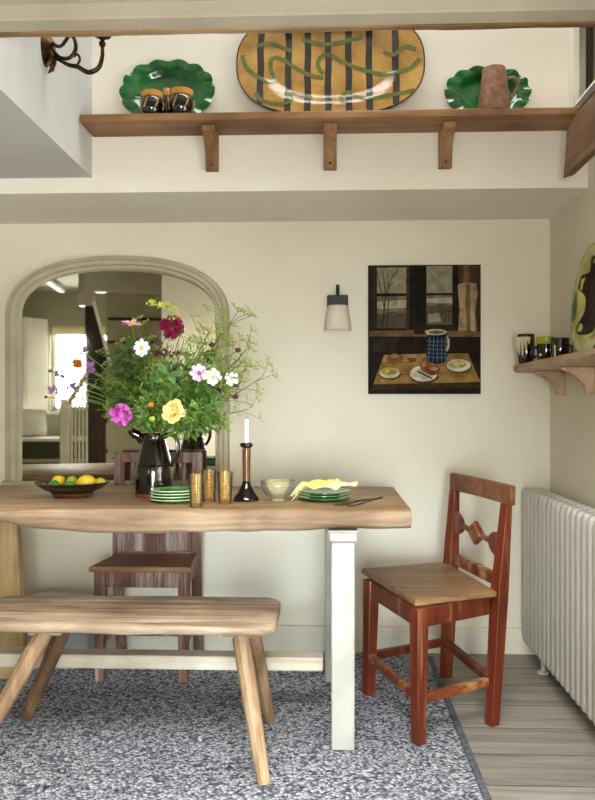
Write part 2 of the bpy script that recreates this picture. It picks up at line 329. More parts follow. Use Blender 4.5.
w4 = struct('window_4', f, WHITE, bevel=.004); struct('pane', MB().box(gx0 + .05, gx1 - .05, GY - .098, GY - .093, gz0 + .05, gz1 - .05), PANE, parent=w4)
bl = tag(obj('window_blind', MB().box(fx0 + .01, fx1 - .01, BW - .09, BW - .05, 1.96, fz1), BLIND, bevel=.01), 'rolled cream blind at the top of the window over the window seat', 'blind')
# upper right corner: painted post, dark reveal, raking timber board
struct('trim_2', MB().box(.898, .925, 2.90, U, 2.1, 3.3), W_UP, bevel=.004)
struct('trim_3', MB().box(.945, .957, 2.86, 2.9, 2.14, 3.3), DARKW)
pf = [(.833, 1.888), (.838, 1.95), (.846, 2.062), (.868, 2.098), (.893, 2.14), (.93, 2.14), (.885, 2.06), (.872, 1.90)]
b_ = struct('trim_4', MB().prism([(x, 2.80, z) for x, z in pf], (0, -1.0, 0)), BOARD, bevel=.003)
struct('painted_edge', MB().prism([(.868, 2.795, 2.138), (.878, 2.795, 2.157), (.935, 2.795, 2.157), (.93, 2.795, 2.141), (.893, 2.795, 2.141)], (0, -.98, 0)), WHITE, parent=b_)
# stair enclosure behind, seen in the mirror
w = MB(); w.box(-1.05, gx0, GY - .15, GY, 0, CEIL); w.box(gx1, RW, GY - .15, GY, 0, CEIL); w.box(gx0, gx1, GY - .15, GY, 0, gz0); w.box(gx0, gx1, GY - .15, GY, gz1, CEIL)
struct('wall_partition', w, W_LOW)
p_ = MB(); p_.box(-1.68, -1.05, -1.66, -1.60, 0, CEIL)
for z in (.3, .62, .95, 1.25): p_.box(-1.68, -1.05, -1.60, -1.592, z, z + .27)
struct('wall_panelled', p_, PANEL)
st = MB()
for z in (1.5, 1.74, 1.99): st.box(-1.66, -1.06, -1.60, -1.585, z, z + .03)
struct('trim_5', st, DARKW)
struct('trim_6', MB().bar((-1.80, -1.54, 2.18), (-1.62, -1.54, 1.50), (.05, .03), (.05, .03), (0, 1, 0)), WHITE)
struct('trim_7', MB().prism([(-1.90, -1.6, 0), (-1.66, -1.6, 0), (-1.66, -1.6, 1.55), (-1.80, -1.6, 2.14), (-1.90, -1.6, 2.14)], (0, -.05, 0)), DARKW)
struct('trim_8', MB().box(-1.96, -1.80, -1.7, -1.55, 2.14, CEIL), TRIMW)
struct('trim_9', MB().box(-2.37, -2.30, -2.6, -1.75, 2.42, 2.455), WHITE)
struct('trim_10', MB().box(-1.9, -1.0, -1.62, -1.5, 2.28, CEIL), TRIMW)

# ------------------------------------------------------------------ lower end of the stair and window seat, reflected in the mirror
t = thing('stair_banister', 'cream stair banister with square newel reflected at the left of the mirror', 'banister', (-2.03, -1.2, 0))
obj('newel_post', MB().box(-.045, .045, -.045, .045, 0, 1.15), MIRF, t, .006)
obj('handrail', MB().bar((.03, 0, 1.10), (.24, 0, 1.45), (.05, .05), (.05, .05), (0, 1, 0)), PLUM, t, .008)
for i in range(5):
    x = .065 + .037 * i; obj('baluster', MB().box(x - .011, x + .011, -.011, .011, 0, 1.12 + (x - .03) * 1.66), MIRF, t, .003)
t = thing('window_bench', 'built-in window seat with dark olive front reflected in the mirror', 'window seat', (-2.55, -2.7, 0))
obj('seat_box', MB().box(-.64, .62, -.39, .30, 0, .66), DKGREEN, t, .006)
obj('seat_board', MB().box(-.64, .64, -.39, .33, .661, .70), WHITE, t, .008)
obj('step_rail', MB().box(-.64, .64, .301, .36, .42, .46), TRIMW, t, .006)
def cushion(mb, sx, sy, sz, rotm, c, mi=0):
    m = 12; 
    for sg in (1, -1):
        vs = []; fs = []
        for i in range(m + 1):
            for j in range(m + 1):
                u, v = i / m * 2 - 1, j / m * 2 - 1; h = sg * sz / 2 * max(0, (1 - u ** 4) * (1 - v ** 4)) ** 0.5
                vs.append(Vector(c) + rotm @ Vector((u * sx / 2 * (1 - .06 * v * v), v * sy / 2 * (1 - .06 * u * u), h)))
        for i in range(m):
            for j in range(m): fs.append((i * (m + 1) + j, (i + 1) * (m + 1) + j, (i + 1) * (m + 1) + j + 1, i * (m + 1) + j + 1))
        mb.add(vs, fs, mi)
cm = MB(); cushion(cm, .40, .36, .14, Matrix.Rotation(R(68), 3, 'X'), (0, 0, 0)); tag(obj('pillow', cm, SEATWHT, loc=(-2.74, -2.74, .87)), 'white pillow propped on the window seat seen in the mirror', 'pillow')
cm = MB(); cushion(cm, .42, .38, .14, Matrix.Rotation(R(72), 3, 'X'), (0, 0, 0)); tag(obj('cushion', cm, OLIVEC, loc=(-2.2, -2.84, .89)), 'olive green cushion on the window seat seen in the mirror', 'cushion')
t = thing('window_shutter', 'white panelled shutter folded open beside the bright window in the mirror', 'shutter', (-2.735, BW + .15, 1.0), R(-45))
f = MB().box(-.17, .17, 0, .03, 0, 1.15); obj('shutter_leaf', f, WHITE, t, .004)
for z in (.08, .62): obj('panel', MB().box(-.12, .12, .031, .038, z, z + .45), WHITE, t, .003)

# ------------------------------------------------------------------ rug
rg = thing('rug', 'grey flecked woven wool rug under the dining table and bench', 'rug', (-.9, 2.4, 0))
obj('woven_field', MB().box(-1.3, 1.325, -2.1, .965, .0005, .010), RUGM, rg, .004)
obj('binding', MB().box(1.3255, 1.348, -2.1, .965, .0005, .009), RUGE, rg, .003)

# ------------------------------------------------------------------ dining table
T = thing('dining_table', 'long rustic dining table with waney-edged plank top and white post leg', 'table', (-.65, 2.75, 0))
tb = Vector((-.65, 2.75, 0))
rings = []; n = 70
for i in range(n + 1):
    x = -1.62 + (0.258 + 1.62) * i / n; s_ = noise.noise((x * 3, 1, 0)); q = noise.noise((x * 9, 5, 0))
    yf = 2.405 + (0.07 * max(0, (-1.0 - x)) / .6 if x < -1 else 0) + .010 * s_ + .004 * q - (.006 if -.9 < x < -.2 else 0)
    yb = 3.14 + .02 * noise.noise((x * 2.5, 9, 0)) + (0.0 if x < .2 else -.25 * (x - .2))
    if x > .23: yf += (x - .23) * .4
    zt = .76; dip = max(0, min(1, (.0 - x) / .25)) * max(0, min(1, (x + 1.15) / .4)); zb = .701 - .012 * dip + (.022 * max(0, min(1, (-.75 - x) / .35))) + .006 * noise.noise((x * 5, 2, 7)) + .004 * q - (.006 if -1. < x < -.5 else 0)
    j1, j2, j3 = (.004 * noise.noise((x * 14, k, 3)) for k in (1, 2, 3))
    prof = [(yf + .018, zt), (yf + .006, zt - .004), (yf + .001 + j1, zt - .014), (yf + j2, (zt + zb) / 2 + .004), (yf + .004 + j3, zb + .012), (yf + .018, zb + .001), (yf + .05, zb),
            (yb - .05, zb), (yb - .006, zb + .006), (yb, (zt + zb) / 2), (yb - .008, zt - .004), (yb - .02, zt)]
    rings.append([Vector((x, y, z)) - tb for y, z in prof])
m_ = MB(); m_.loft(rings)
for k, f in enumerate(m_.f):   # front edge faces wear the rougher, paler grain
    if k < n * 12 and (k % 12) in (1, 2, 3, 4, 5): m_.m[k] = 1
obj('tabletop', m_, [TABLE, EDGEW], T, ang=50)
def post(x0, x1, y0, y1):
    m = MB(); g = lambda e, z: [(x0 - e - tb.x, y0 - e - tb.y, z), (x1 + e - tb.x, y0 - e - tb.y, z), (x1 + e - tb.x, y1 + e - tb.y, z), (x0 - e - tb.x, y1 + e - tb.y, z)]
    m.loft([g(0, .011), g(0, .659)]); m.loft([g(.006, .6592), g(.008, .665), g(.008, .687), g(.011, .691), g(.011, .696)]); return m
obj('leg', post(.010, .083, 2.425, 2.50), LEGW, T, .006)['label'] = 'white painted square post leg at front right'
obj('leg', post(-.012, .060, 3.02, 3.09), LEGW, T, .006)['label'] = 'white painted square post leg at rear right'
for (yy, a, b) in ((3.02, -1.32, -1.30), (2.52, -1.56, -1.55)):
    m = MB().bar((a - tb.x, yy - tb.y, .716), (b - tb.x, yy - tb.y - .0, .011), (.20, .05), (.24, .05), (1, 0, 0))
    obj('leg', m, PALEZ, T, .008)['label'] = 'bare wood splayed plank leg on the left'
m = MB().box(-1.36 - tb.x, -.016 - tb.x, 2.655 - tb.y, 2.73 - tb.y, .176, .224); obj('stretcher', m, PALEW, T, .006)['label'] = 'long pale scrubbed wood foot rail'
m = MB().box(.012 - tb.x, .055 - tb.x, 2.501 - tb.y, 3.019 - tb.y, .17, .225); obj('side_rail', m, LEGW, T, .004)
m = MB().box(-1.40 - tb.x, -1.361 - tb.x, 2.56 - tb.y, 2.99 - tb.y, .17, .225); obj('side_rail', m, PALEW, T, .004)

# ------------------------------------------------------------------ bench
bb = Vector((-.60, 2.41, 0))
B = thing('bench', 'low rustic wooden bench with splayed round legs in front of the table', 'bench', bb)
rings = []; n = 60
for i in range(n + 1):
    x = -1.085 + (-.154 + 1.085) * i / n
    e0 = max(0, 1 - (x + 1.085) / .05); e1 = max(0, 1 - (-.154 - x) / .045); cr = .035 * (max(e0, e1)) ** 2.2
    yf = 2.235 + .008 * noise.noise((x * 5, 0, 1)) + cr + (.012 * (-x - .6) if x < -.6 else 0); yb = 2.585 - .012 * noise.noise((x * 3, 4, 1)) - cr + (-.03 * (-x - .7) if x < -.7 else 0) - max(0, e1) * .02
    zt = .450; zb = .416 + .004 * noise.noise((x * 6, 8, 0))
    rings.append([Vector((x, y, z)) - bb for y, z in [(yf + .012, zt), (yf + .003, zt - .005), (yf, zt - .015), (yf + .006, zb + .006), (yf + .02, zb), (yb - .02, zb), (yb - .004, zb + .006), (yb, zt - .015), (yb - .003, zt - .004), (yb - .014, zt)]])
m = MB(); m.loft(rings); obj('seat', m, BENCH, B, ang=50)
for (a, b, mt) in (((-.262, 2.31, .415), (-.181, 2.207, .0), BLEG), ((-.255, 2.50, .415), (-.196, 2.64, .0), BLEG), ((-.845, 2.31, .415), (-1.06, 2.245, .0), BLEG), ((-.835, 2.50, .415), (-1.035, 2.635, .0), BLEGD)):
    a, b = Vector(a), Vector(b); b.z = .0105; d = b - a
    pts = [a + d * (k / 8) for k in range(9)]; rr = [.025, .0262, .0262, .0255, .0245, .0232, .0218, .0204, .0190]
    m = MB().tube([p - bb for p in pts], rr, 10)
    obj('leg', m, mt, B, ang=28)
for x in (-.26, -.845):
    m = MB().box(x - .05 - bb.x, x + .05 - bb.x, 2.29 - bb.y, 2.53 - bb.y, .397, .4155); obj('batten', m, BENCH, B, .004)

# ------------------------------------------------------------------ red chair
cFL, cF, cR, cB = Vector((.150, 2.906, 0)), Vector((.287, 2.489, 0)), Vector((.556, 2.672, 0)), Vector((.465, 3.098, 0))
cb = (cFL + cF + cR + cB) / 4
RC = thing('red_chair', 'worn red painted wooden chair with diamond splat at the right end of the table', 'chair', cb)
bk = ((cR + cB) / 2 - (cFL + cF) / 2).normalized(); sd = Vector((bk.y, -bk.x, 0))       # towards its back; towards its right
def L_(p): return Vector(p) - cb
def ins(p, z, k=0.0):   # leg line point at height z (legs spread slightly to the floor)
    q = p + (cb - p) * (.05 * min(1, z / .44) + k); return Vector((q.x, q.y, z))
for p, z1 in ((cFL, .438), (cF, .438)):
    m = MB().bar(L_(ins(p, .0105 if p is cFL else .0105)), L_(ins(p, z1)), (.036, .036), (.046, .046), sd); obj('leg', m, REDP, RC, .004)
lean = bk * .055
PT = {}
for p, sp_, tp_, yt in ((cR, (499.5, 590), (506.5, 503), 2.700), (cB, (451, 560), (454.5, 489), 3.137)):
    s_, tp = atY(*sp_, p.y + .006), atY(*tp_, yt); PT[p.x] = (s_, tp)
    a = Vector((p.x, p.y, 0.0 if p is cR else .0105)); m = MB(); ring = []
    for q, wd, dp in ((a, .036, .036), (a.lerp(s_, .5), .042, .042), (s_, .044, .046), (s_.lerp(tp, .5), .038, .036), (tp, .034, .026)):
        ring.append([L_(q + sd * (sx * wd / 2) + bk * (sy * dp / 2)) for sx, sy in ((-1, -1), (1, -1), (1, 1), (-1, 1))])
    m.loft(ring); obj('leg', m, REDP, RC, .003)['label'] = 'rear leg running up into the back post'
# seat
S = [Vector((.128, 2.990, 0)), Vector((.278, 2.503, 0)), Vector((.578, 2.650, 0)), Vector((.482, 3.145, 0))]
def quad_slab(pts, z0, z1, e=.0):
    return [[Vector((p.x, p.y, z)) for p in pts] for z in (z0, z1)]
m = MB(); n = 10; vs = []
def bil(u, v): return (S[0] * (1 - u) * (1 - v) + S[1] * u * (1 - v) + S[2] * u * v + S[3] * (1 - u) * v)
# notch the rear corners round the posts by drawing the back edge in a little
S2 = [S[0], S[1], S[2] - bk * .016, S[3] - bk * .016]; S = S2
r0 = []; r1 = []; r2 = []; r3 = []
per = [(0, 0), (.25, 0), (.5, 0), (.75, 0), (1, 0), (1, .25), (1, .5), (1, .75), (1, 1), (.75, 1), (.5, 1), (.25, 1), (0, 1), (0, .75), (0, .5), (0, .25)]
def ringz(k, z): return [L_(bil(.5 + (u - .5) * k, .5 + (v - .5) * k) + Vector((0, 0, z))) for u, v in per]
m.loft([ringz(.975, .439), ringz(1, .444), ringz(1, .456), ringz(.975, .461), ringz(.86, .459), ringz(.5, .4555), ringz(.05, .4545)]); obj('seat', m, SEATW, RC, ang=50)
def rail(name, a, b, z0, z1, th, mat, k0=.0):
    a, b = Vector((a.x, a.y, 0)), Vector((b.x, b.y, 0)); d = (b - a).normalized(); e_ = .004 if name == 'apron' else .02; a2, b2 = a + d * e_, b - d * e_; zc = (z0 + z1) / 2
    m = MB().bar(L_(a2 + Vector((0, 0, zc))), L_(b2 + Vector((0, 0, zc))), (z1 - z0, th), (z1 - z0, th), (0, 0, 1)); return obj(name, m, mat, RC, .003)
q = [ins(p, .40) for p in (cFL, cF, cR, cB)]
for i in range(4): rail('apron', q[i], q[(i + 1) % 4], .375, .438, .022, REDP)
q = [ins(p, .155) for p in (cFL, cF, cR, cB)]
for i, (z, mt) in enumerate(((.152, REDX), (.147, REDX), (.150, REDP), (.152, REDP))): rail('stretcher', q[i], q[(i + 1) % 4], z - .013, z + .016, .024, mt)
# back: top rail, lower rail, carved splat
def bp(p, z):
    s_, tp = PT[p.x]; k = (z - s_.z) / (tp.z - s_.z); q = s_.lerp(tp, k); return Vector((q.x, q.y, z))
a, b = bp(cB, .778), bp(cR, .778); d = (b - a).normalized(); rings = []
for i in range(9):
    k = i / 8; p = a - d * .026 + (b - a + d * .064) * k + d * (.010 * k) + bk * (.012 * (1 - (2 * k - 1) ** 2)) - bk * .004
    rings.append([L_(p + bk * x + Vector((0, 0, z))) for x, z in ((-.012, -.033), (.012, -.033), (.014, .034), (-.010, .034))])
m = MB(); m.loft(rings); obj('top_rail', m, REDTOP, RC, .004)
a, b = bp(cB, .486), bp(cR, .486); m = MB().bar(L_(a + d * .015), L_(b - d * .015), (.042, .022), (.042, .022), (0, 0, 1)); obj('lower_rail', m, REDX, RC, .003)
a, b = bp(cB, .625), bp(cR, .600); ln = (b - a).length; d = (b - a).normalized()
zc = Vector((0, 0, 1)); m = MB(); out = []
def hw(k):   # half height along the splat: rosette, neck, diamond, neck, rosette
    x = k * ln
    e = min(x, ln - x)
    if e < .125: return max(.009, .044 * math.sqrt(max(0, 1 - (max(0, e - .025) / .080) ** 2)))
    return max(.008, .044 * (1 - abs(x - ln / 2) / .072))
ks = [.04 + .92 * i / 80 for i in range(81)]; rings = []
for k in ks:
    p = a + d * (k * ln); h = hw(k); wv = 0
    rings.append([L_(p + bk * y + zc * z) for y, z in ((-.009, -h), (.009, -h), (.009, h), (-.009, h))])
m.loft(rings); sp = obj('back_splat', m, REDP, RC, .0015, ang=50)
dm = MB(); c0 = a + d * (ln / 2) - bk * .0095
rr = lambda s, y: [L_(c0 + d * (1.6 * s * x) + zc * (s * z) - bk * y) for x, z in ((-1, 0), (0, -1), (1, 0), (0, 1))]
dm.loft([rr(.040, 0), rr(.034, .006), rr(.026, .006), rr(.022, .002)]); obj('diamond_boss', dm, REDTOP, sp)

# ------------------------------------------------------------------ plum chair behind the table
pc = Vector((-.745, 3.12, 0))
PC = thing('plum_chair', 'dark plum painted wooden chair tucked in behind the table', 'chair', pc)
def P_(x, y, z): return (x - pc.x, y - pc.y, z)
for x in (-.888, -.560):
    m = MB().bar(P_(x, 3.01, .0105), P_(x, 3.02, .437), (.036, .036), (.044, .044), (1, 0, 0)); obj('leg', m, PLUM, PC, .004)
for x in (-.893, -.557):
    m = MB(); m.loft([[P_(x + sx * .02, y + sy * .017, z) for sx, sy in ((-1, -1), (1, -1), (1, 1), (-1, 1))] for y, z in ((3.35, .0105 if False else .0105), (3.30, .25), (3.285, .45), (3.315, .875))])
    obj('leg', m, PLUM, PC, .003)['label'] = 'rear leg running up into the back post'
m = MB(); sr = lambda k, z: [P_(-.725 + (x + .725) * k, 3.105 + (y - 3.105) * k, z) for x, y in ((-.926, 2.985), (-.526, 2.985), (-.545, 3.262), (-.890, 3.262))]
m.loft([sr(.98, .438), sr(1, .443), sr(1, .455), sr(.97, .460), sr(.5, .456)]); obj('seat', m, PLUMSEAT, PC)
for (x0, x1, y0, y1) in ((-.866, -.582, 3.005, 3.027), (-.873, -.577, 3.268, 3.285)): obj('apron', MB().add([P_(x, y, z) for z in (.375, .437) for y in (y0, y1) for x in (x0, x1)], [(0, 2, 3, 1), (4, 5, 7, 6), (0, 1, 5, 4), (2, 6, 7, 3), (0, 4, 6, 2), (1, 3, 7, 5)]), PLUM, PC, .003)
for xa, xb in ((-.888, -.893), (-.560, -.557)):
    obj('apron', MB().bar(P_(xa, 3.04, .407), P_(xb, 3.27, .407), (.06, .02), (.06, .02), (0, 0, 1)), PLUM, PC, .003)
    obj('stretcher', MB().bar(P_(xa, 3.03, .16), P_(xb, 3.30, .16), (.03, .022), (.03, .022), (0, 0, 1)), PLUM, PC, .003)
obj('stretcher', MB().box(*[v for pr in ((-.885 - pc.x, -.565 - pc.x), (3.13 - pc.y, 3.152 - pc.y), (.15, .18)) for v in pr]), PLUM, PC, .003)
obj('top_rail', MB().box(-.914 - pc.x, -.538 - pc.x, 3.300 - pc.y, 3.328 - pc.y, .838, .882), PLUM, PC, .005)
obj('lower_rail', MB().box(-.873 - pc.x, -.577 - pc.x, 3.277 - pc.y, 3.297 - pc.y, .464, .60), PLUM, PC, .004)
for i in range(5):
    x = -.835 + .055 * i; obj('back_slat', MB().bar(P_(x, 3.29, .60), P_(x, 3.312, .84), (.018, .012), (.018, .012), (1, 0, 0)), PLUM, PC, .002)

# ------------------------------------------------------------------ grey tub under the table
m = MB(); rb = lambda x0, x1, y0, y1, z, r=.06: [(cx + r * math.cos(R(a)), cy + r * math.sin(R(a)), z) for cx, cy, a0 in ((x1 - r, y1 - r, 0), (x0 + r, y1 - r, 90), (x0 + r, y0 + r, 180), (x1 - r, y0 + r, 270)) for a in range(a0, a0 + 91, 15)]
m.loft([rb(-.13, .13, -.1, .1, .0105), rb(-.135, .135, -.105, .105, .02), rb(-.145, .145, -.115, .115, .255), rb(-.14, .14, -.11, .11, .275), rb(-.10, .10, -.07, .07, .283, .03)])
tag(obj('storage_tub', m, TUBM, loc=(-1.13, 3.24, 0)), 'pale grey rounded tub on the rug against the wall, behind the bench', 'tub')

# ------------------------------------------------------------------ mirror
MX = -.9325; Ai, Bi, Ao, Bo, Z0 = .4225, .207, .4975, .274, 1.470; IO = .02
MR = thing('wall_mirror', 'large arched mirror in a putty painted moulded frame behind the table', 'mirror', (MX, D, .70))
def arch(a, b, zlow, n=40):
    pts = [Vector((-a, 0, zlow)), Vector((-a, 0, (zlow + Z0) / 2)), Vector((-a, 0, Z0))]
    for i in range(1, n):
        th = math.pi * (1 - i / n); c, s = math.cos(th), math.sin(th); e = 2 / 2.35
        pts.append(Vector((math.copysign(abs(c) ** e, c) * a, 0, Z0 + b * s ** e)))
    return pts + [Vector((a, 0, Z0)), Vector((a, 0, (zlow + Z0) / 2)), Vector((a, 0, zlow))]
pr_ = [(0, 0.001), (0, .035), (.06, .052), (.30, .056), (.36, .074), (.45, .080), (.66, .080), (.74, .070), (.80, .072), (.95, .070), (1, .062), (1, .012)]
zl = .752; po, pi_ = arch(Ao, Bo, zl), [p + Vector((IO, 0, 0)) for p in arch(Ai, Bi, zl)]; m = MB(); vs = []; fs = []; k = len(pr_)
for o_, i_ in zip(po, pi_):
    for w_, dp in pr_:
        p = o_.lerp(i_, w_); vs.append((p.x, -dp, p.z - .70))
for j in range(len(po) - 1):
    for i in range(k - 1): fs.append((j * k + i, j * k + i + 1, (j + 1) * k + i + 1, (j + 1) * k + i))
m.add(vs, fs); obj('arched_moulding', m, MIRF, MR, ang=28)
obj('bottom_rail', MB().box(-Ao - .004, Ao + .004, -.082, -.001, 0, .0515), MIRF, MR, .008)
tilt = math.tan(R(4)); g = [p + Vector((IO, 0, 0)) for p in arch(Ai + .004, Bi + .004, .748)]; gv = [(p.x, -.042 + p.x * tilt, p.z - .70) for p in g]
obj('mirror_glass', MB().add(gv, [tuple(range(len(gv)))]), MIRROR, MR, wn=False)
obj('backing', MB().add([(x, -.004, z - .70) for x, z in ((p.x, p.z) for p in g)], [tuple(range(len(g)))]), DARKW, MR, wn=False)

# ------------------------------------------------------------------ painting (flat still life on canvas)
pm = {}
def pc_(h):
    h = '#%02X%02X%02X' % tuple(int(int(h[i:i + 2], 16) * .76) for i in (1, 3, 5))
    if h not in pm: pm[h] = (len(pm), paint('oil paint ' + h, h, '#%02x%02x%02x' % tuple(min(255, int(int(h[i:i + 2], 16) * 1.25 + 6)) for i in (1, 3, 5)), rough=0.75, scale=28, spec=.08))
    return pm[h][0]
PW, PH = .488, .563
m = MB(); m.box(0, PW, -.018, 0, 0, PH, pc_('#241C14'))
lay = [0]
def pu(x, y): return ((x - 40) / 508 * PW, PH - (y - 75) / 585 * PH)
def poly(pts, col, new=True):
    lay[0] += 1; yy = -.0184 - lay[0] * .00003
    m.add([(pu(x, y)[0], yy, pu(x, y)[1]) for x, y in pts], [tuple(range(len(pts)))], pc_(col))
def rect(x0, y0, x1, y1, col): poly([(x0, y0), (x1, y0), (x1, y1), (x0, y1)], col)
def ell(cx, cy, a, b, col, n=24): poly([(cx + a * math.cos(2 * math.pi * i / n), cy + b * math.sin(2 * math.pi * i / n)) for i in range(n)], col)
def line(x0, y0, x1, y1, w_, col):
    L2 = math.hypot(x1 - x0, y1 - y0); ux, uy = -(y1 - y0) / L2 * w_ / 2, (x1 - x0) / L2 * w_ / 2
    poly([(x0 + ux, y0 + uy), (x1 + ux, y1 + uy), (x1 - ux * .6, y1 - uy * .6), (x0 - ux, y0 - uy)], col)
rect(45, 80, 545, 400, '#2B231A'); rect(225, 80, 300, 385, '#1B1712'); rect(58, 80, 80, 372, '#33291E')
rect(80, 86, 212, 206, '#8E8468'); rect(80, 216, 212, 360, '#6E6650'); rect(304, 80, 420, 206, '#938970'); rect(304, 212, 440, 344, '#77705C')
poly([(80, 240), (212, 232), (212, 268), (80, 275)], '#A39A80'); poly([(80, 300), (150, 285), (212, 300), (212, 358), (80, 358)], '#4E4836')
poly([(304, 228), (440, 222), (440, 250), (304, 246)], '#B0A78C'); poly([(304, 262), (380, 250), (440, 268), (440, 342), (304, 342)], '#57503E'); poly([(310, 300), (360, 290), (372, 332), (312, 338)], '#8A8262')
for x0, y0, x1, y1, w_ in ((105, 358, 118, 200, 7), (118, 200, 105, 100, 4), (116, 230, 150, 120, 4), (112, 270, 88, 150, 4), (120, 180, 160, 150, 3), (130, 175, 128, 100, 3), (100, 205, 82, 110, 3), (145, 140, 175, 95, 3), (125, 358, 132, 220, 5)): line(x0, y0, x1, y1, w_, '#37301F')
for x in (372, 388, 404, 420): line(x, 338, x + 3, 272, 4, '#2B2519')
line(372, 290, 440, 282, 4, '#2B2519')
rect(76, 203, 216, 216, '#1E1913'); rect(300, 203, 424, 213, '#1E1913'); rect(212, 80, 226, 372, '#3A2E20'); rect(420, 80, 446, 350, '#241C14')
rect(448, 76, 545, 175, '#4A3726'); rect(470, 76, 495, 170, '#6A5036'); rect(525, 90, 546, 380, '#3A2C1E')
poly([(444, 166), (470, 156), (526, 160), (534, 200), (522, 290), (530, 384), (500, 372), (446, 378), (452, 280)], '#A08664'); poly([(482, 162), (498, 160), (502, 372), (486, 374), (478, 260)], '#6E5638'); poly([(505, 165), (512, 165), (516, 376), (506, 372)], '#B59C7A')
poly([(44, 374), (250, 370), (546, 378), (546, 402), (44, 398)], '#6E5232'); rect(246, 360, 300, 388, '#231B13')
rect(45, 404, 545, 480, '#201911'); poly([(60, 404), (180, 408), (150, 470), (60, 470)], '#2C2619')
poly([(112, 482), (490, 476), (546, 606), (62, 616)], '#8E6A36'); poly([(112, 482), (300, 478), (280, 520), (98, 520)], '#A07C46'); poly([(70, 596), (360, 575), (546, 590), (546, 606), (62, 616)], '#9A7640'); line(96, 520, 500, 506, 4, '#5E4522'); line(80, 575, 530, 560, 4, '#5E4522'); line(350, 480, 362, 610, 4, '#6A4E28')
poly([(62, 616), (546, 606), (546, 632), (56, 640)], '#3A2918')
poly([(298, 380), (396, 380), (388, 420), (402, 470), (390, 516), (345, 526), (306, 510), (300, 460), (312, 420)], '#111829'); poly([(304, 450), (326, 420), (330, 516), (308, 506)], '#1A253C')
for x in (318, 336, 354, 372, 388): line(x, 404, x - 3 + (x - 345) * .1, 516, 3, '#66758C')
for y in (420, 438, 456, 474, 492): line(304, y, 396, y + 4, 3, '#5E6E88')
ell(346, 380, 48, 14, '#C8BA96'); ell(348, 380, 38, 8, '#6E5C40'); poly([(296, 372), (310, 372), (318, 392), (308, 394)], '#B8AA86'); poly([(392, 395), (408, 410), (406, 450), (396, 470), (392, 460), (398, 440), (396, 412)], '#B8AA86')
poly([(122, 500), (130, 482), (160, 474), (192, 484), (202, 504), (190, 522), (150, 526), (126, 516)], '#7A5232'); poly([(136, 490), (164, 480), (186, 490), (160, 500)], '#B07C50')
poly([(216, 490), (262, 488), (256, 512), (240, 518), (226, 514)], '#6E4426'); ell(239, 491, 24, 7, '#A07848')
ell(138, 572, 50, 26, '#5E4826'); ell(136, 564, 46, 24, '#CFC4A2'); ell(136, 558, 38, 16, '#B09446'); ell(126, 556, 12, 8, '#D0B25A'); ell(148, 560, 14, 7, '#8A7A34')
ell(294, 580, 66, 34, '#4E3A20'); ell(290, 568, 62, 36, '#D3CBB6'); ell(290, 566, 44, 24, '#B5AE9C'); ell(330, 552, 34, 24, '#744628'); ell(296, 532, 22, 32, '#84472C'); ell(292, 522, 10, 14, '#A87450'); line(262, 556, 330, 590, 8, '#2A2620'); ell(336, 546, 18, 8, '#B88460')
ell(452, 540, 56, 30, '#5E4826'); ell(448, 530, 54, 28, '#CFC8B0'); ell(446, 526, 40, 18, '#B8A05C'); ell(430, 520, 18, 9, '#D6BE76'); ell(464, 532, 14, 8, '#7E8450'); ell(462, 522, 10, 6, '#C8B878')
o = obj('painting', m, [v[1] for v in pm.values()], loc=(.176, D, 1.133), wn=False)
tag(o, 'unframed dark still life painting of a laid table before a window, on the back wall', 'painting')

# ------------------------------------------------------------------ wall light
t = thing('wall_light', 'small black wall light with beige half shade left of the painting', 'wall light', (.042, D, 1.40))
obj('back_plate', MB().box(-.046, .046, -.012, -.001, .10, .165), IRON, t, .003)
obj('front_clip', MB().box(-.044, .044, -.075, -.012, .118, .160), IRON, t, .004)
obj('switch_stem', MB().tube([(0, -.05, .158), (0, -.052, .19), (0, -.054, .207)], [.008, .008, .007], 12), IRON, t)
m = MB(); rings = []
for z, w_, dp in ((.119, .043, .072), (.115, .044, .074), (.016, .060, .094), (.010, .060, .094), (.010, .058, .091), (.1165, .041, .070)):
    rings.append([(-w_, -.004, z), (-w_, -dp * .55, z), (-w_ * .7, -dp * .92, z), (0, -dp, z), (w_ * .7, -dp * .92, z), (w_, -dp * .55, z), (w_, -.004, z)])
m.loft(rings, close=False, caps=False); obj('lamp_shade', m, SHADE, t, ang=60)

# ------------------------------------------------------------------ upper shelf
SZ0, SZ1, SY0 = 2.106, 2.133, 2.778
t = thing('plank_shelf', 'long brown plank shelf on three wooden brackets across the upper wall', 'shelf', (0, U, SZ0))
rings = []
for i in range(41):
    x = LB + .006 + (1.79) * i / 40; dz = .0025 * noise.noise((x * 4, 0, 0)); rings.append([(x, SY0 - U + dz, 0), (x, -.002, 0), (x, -.002, SZ1 - SZ0), (x, SY0 - U + dz, SZ1 - SZ0)])
m = MB(); m.loft(rings); obj('shelf_board', m, SHELF, t, .003)
for x in (-.437, .008, .437):
    pts = [(-.001, -.001), (-.125, -.001), (-.122, -.022), (-.085, -.030), (-.055, -.048), (-.036, -.075), (-.030, -.105), (-.030, -.138), (-.001, -.138)]
    br = obj('bracket', MB().prism([(x - .024, y, z) for y, z in pts], (.048, 0, 0)), SHELFZ, t, .003)
    obj('screw', MB().ball((x, -.031, -.118), (.005, .003, .005), 8, 6), IRON, br)

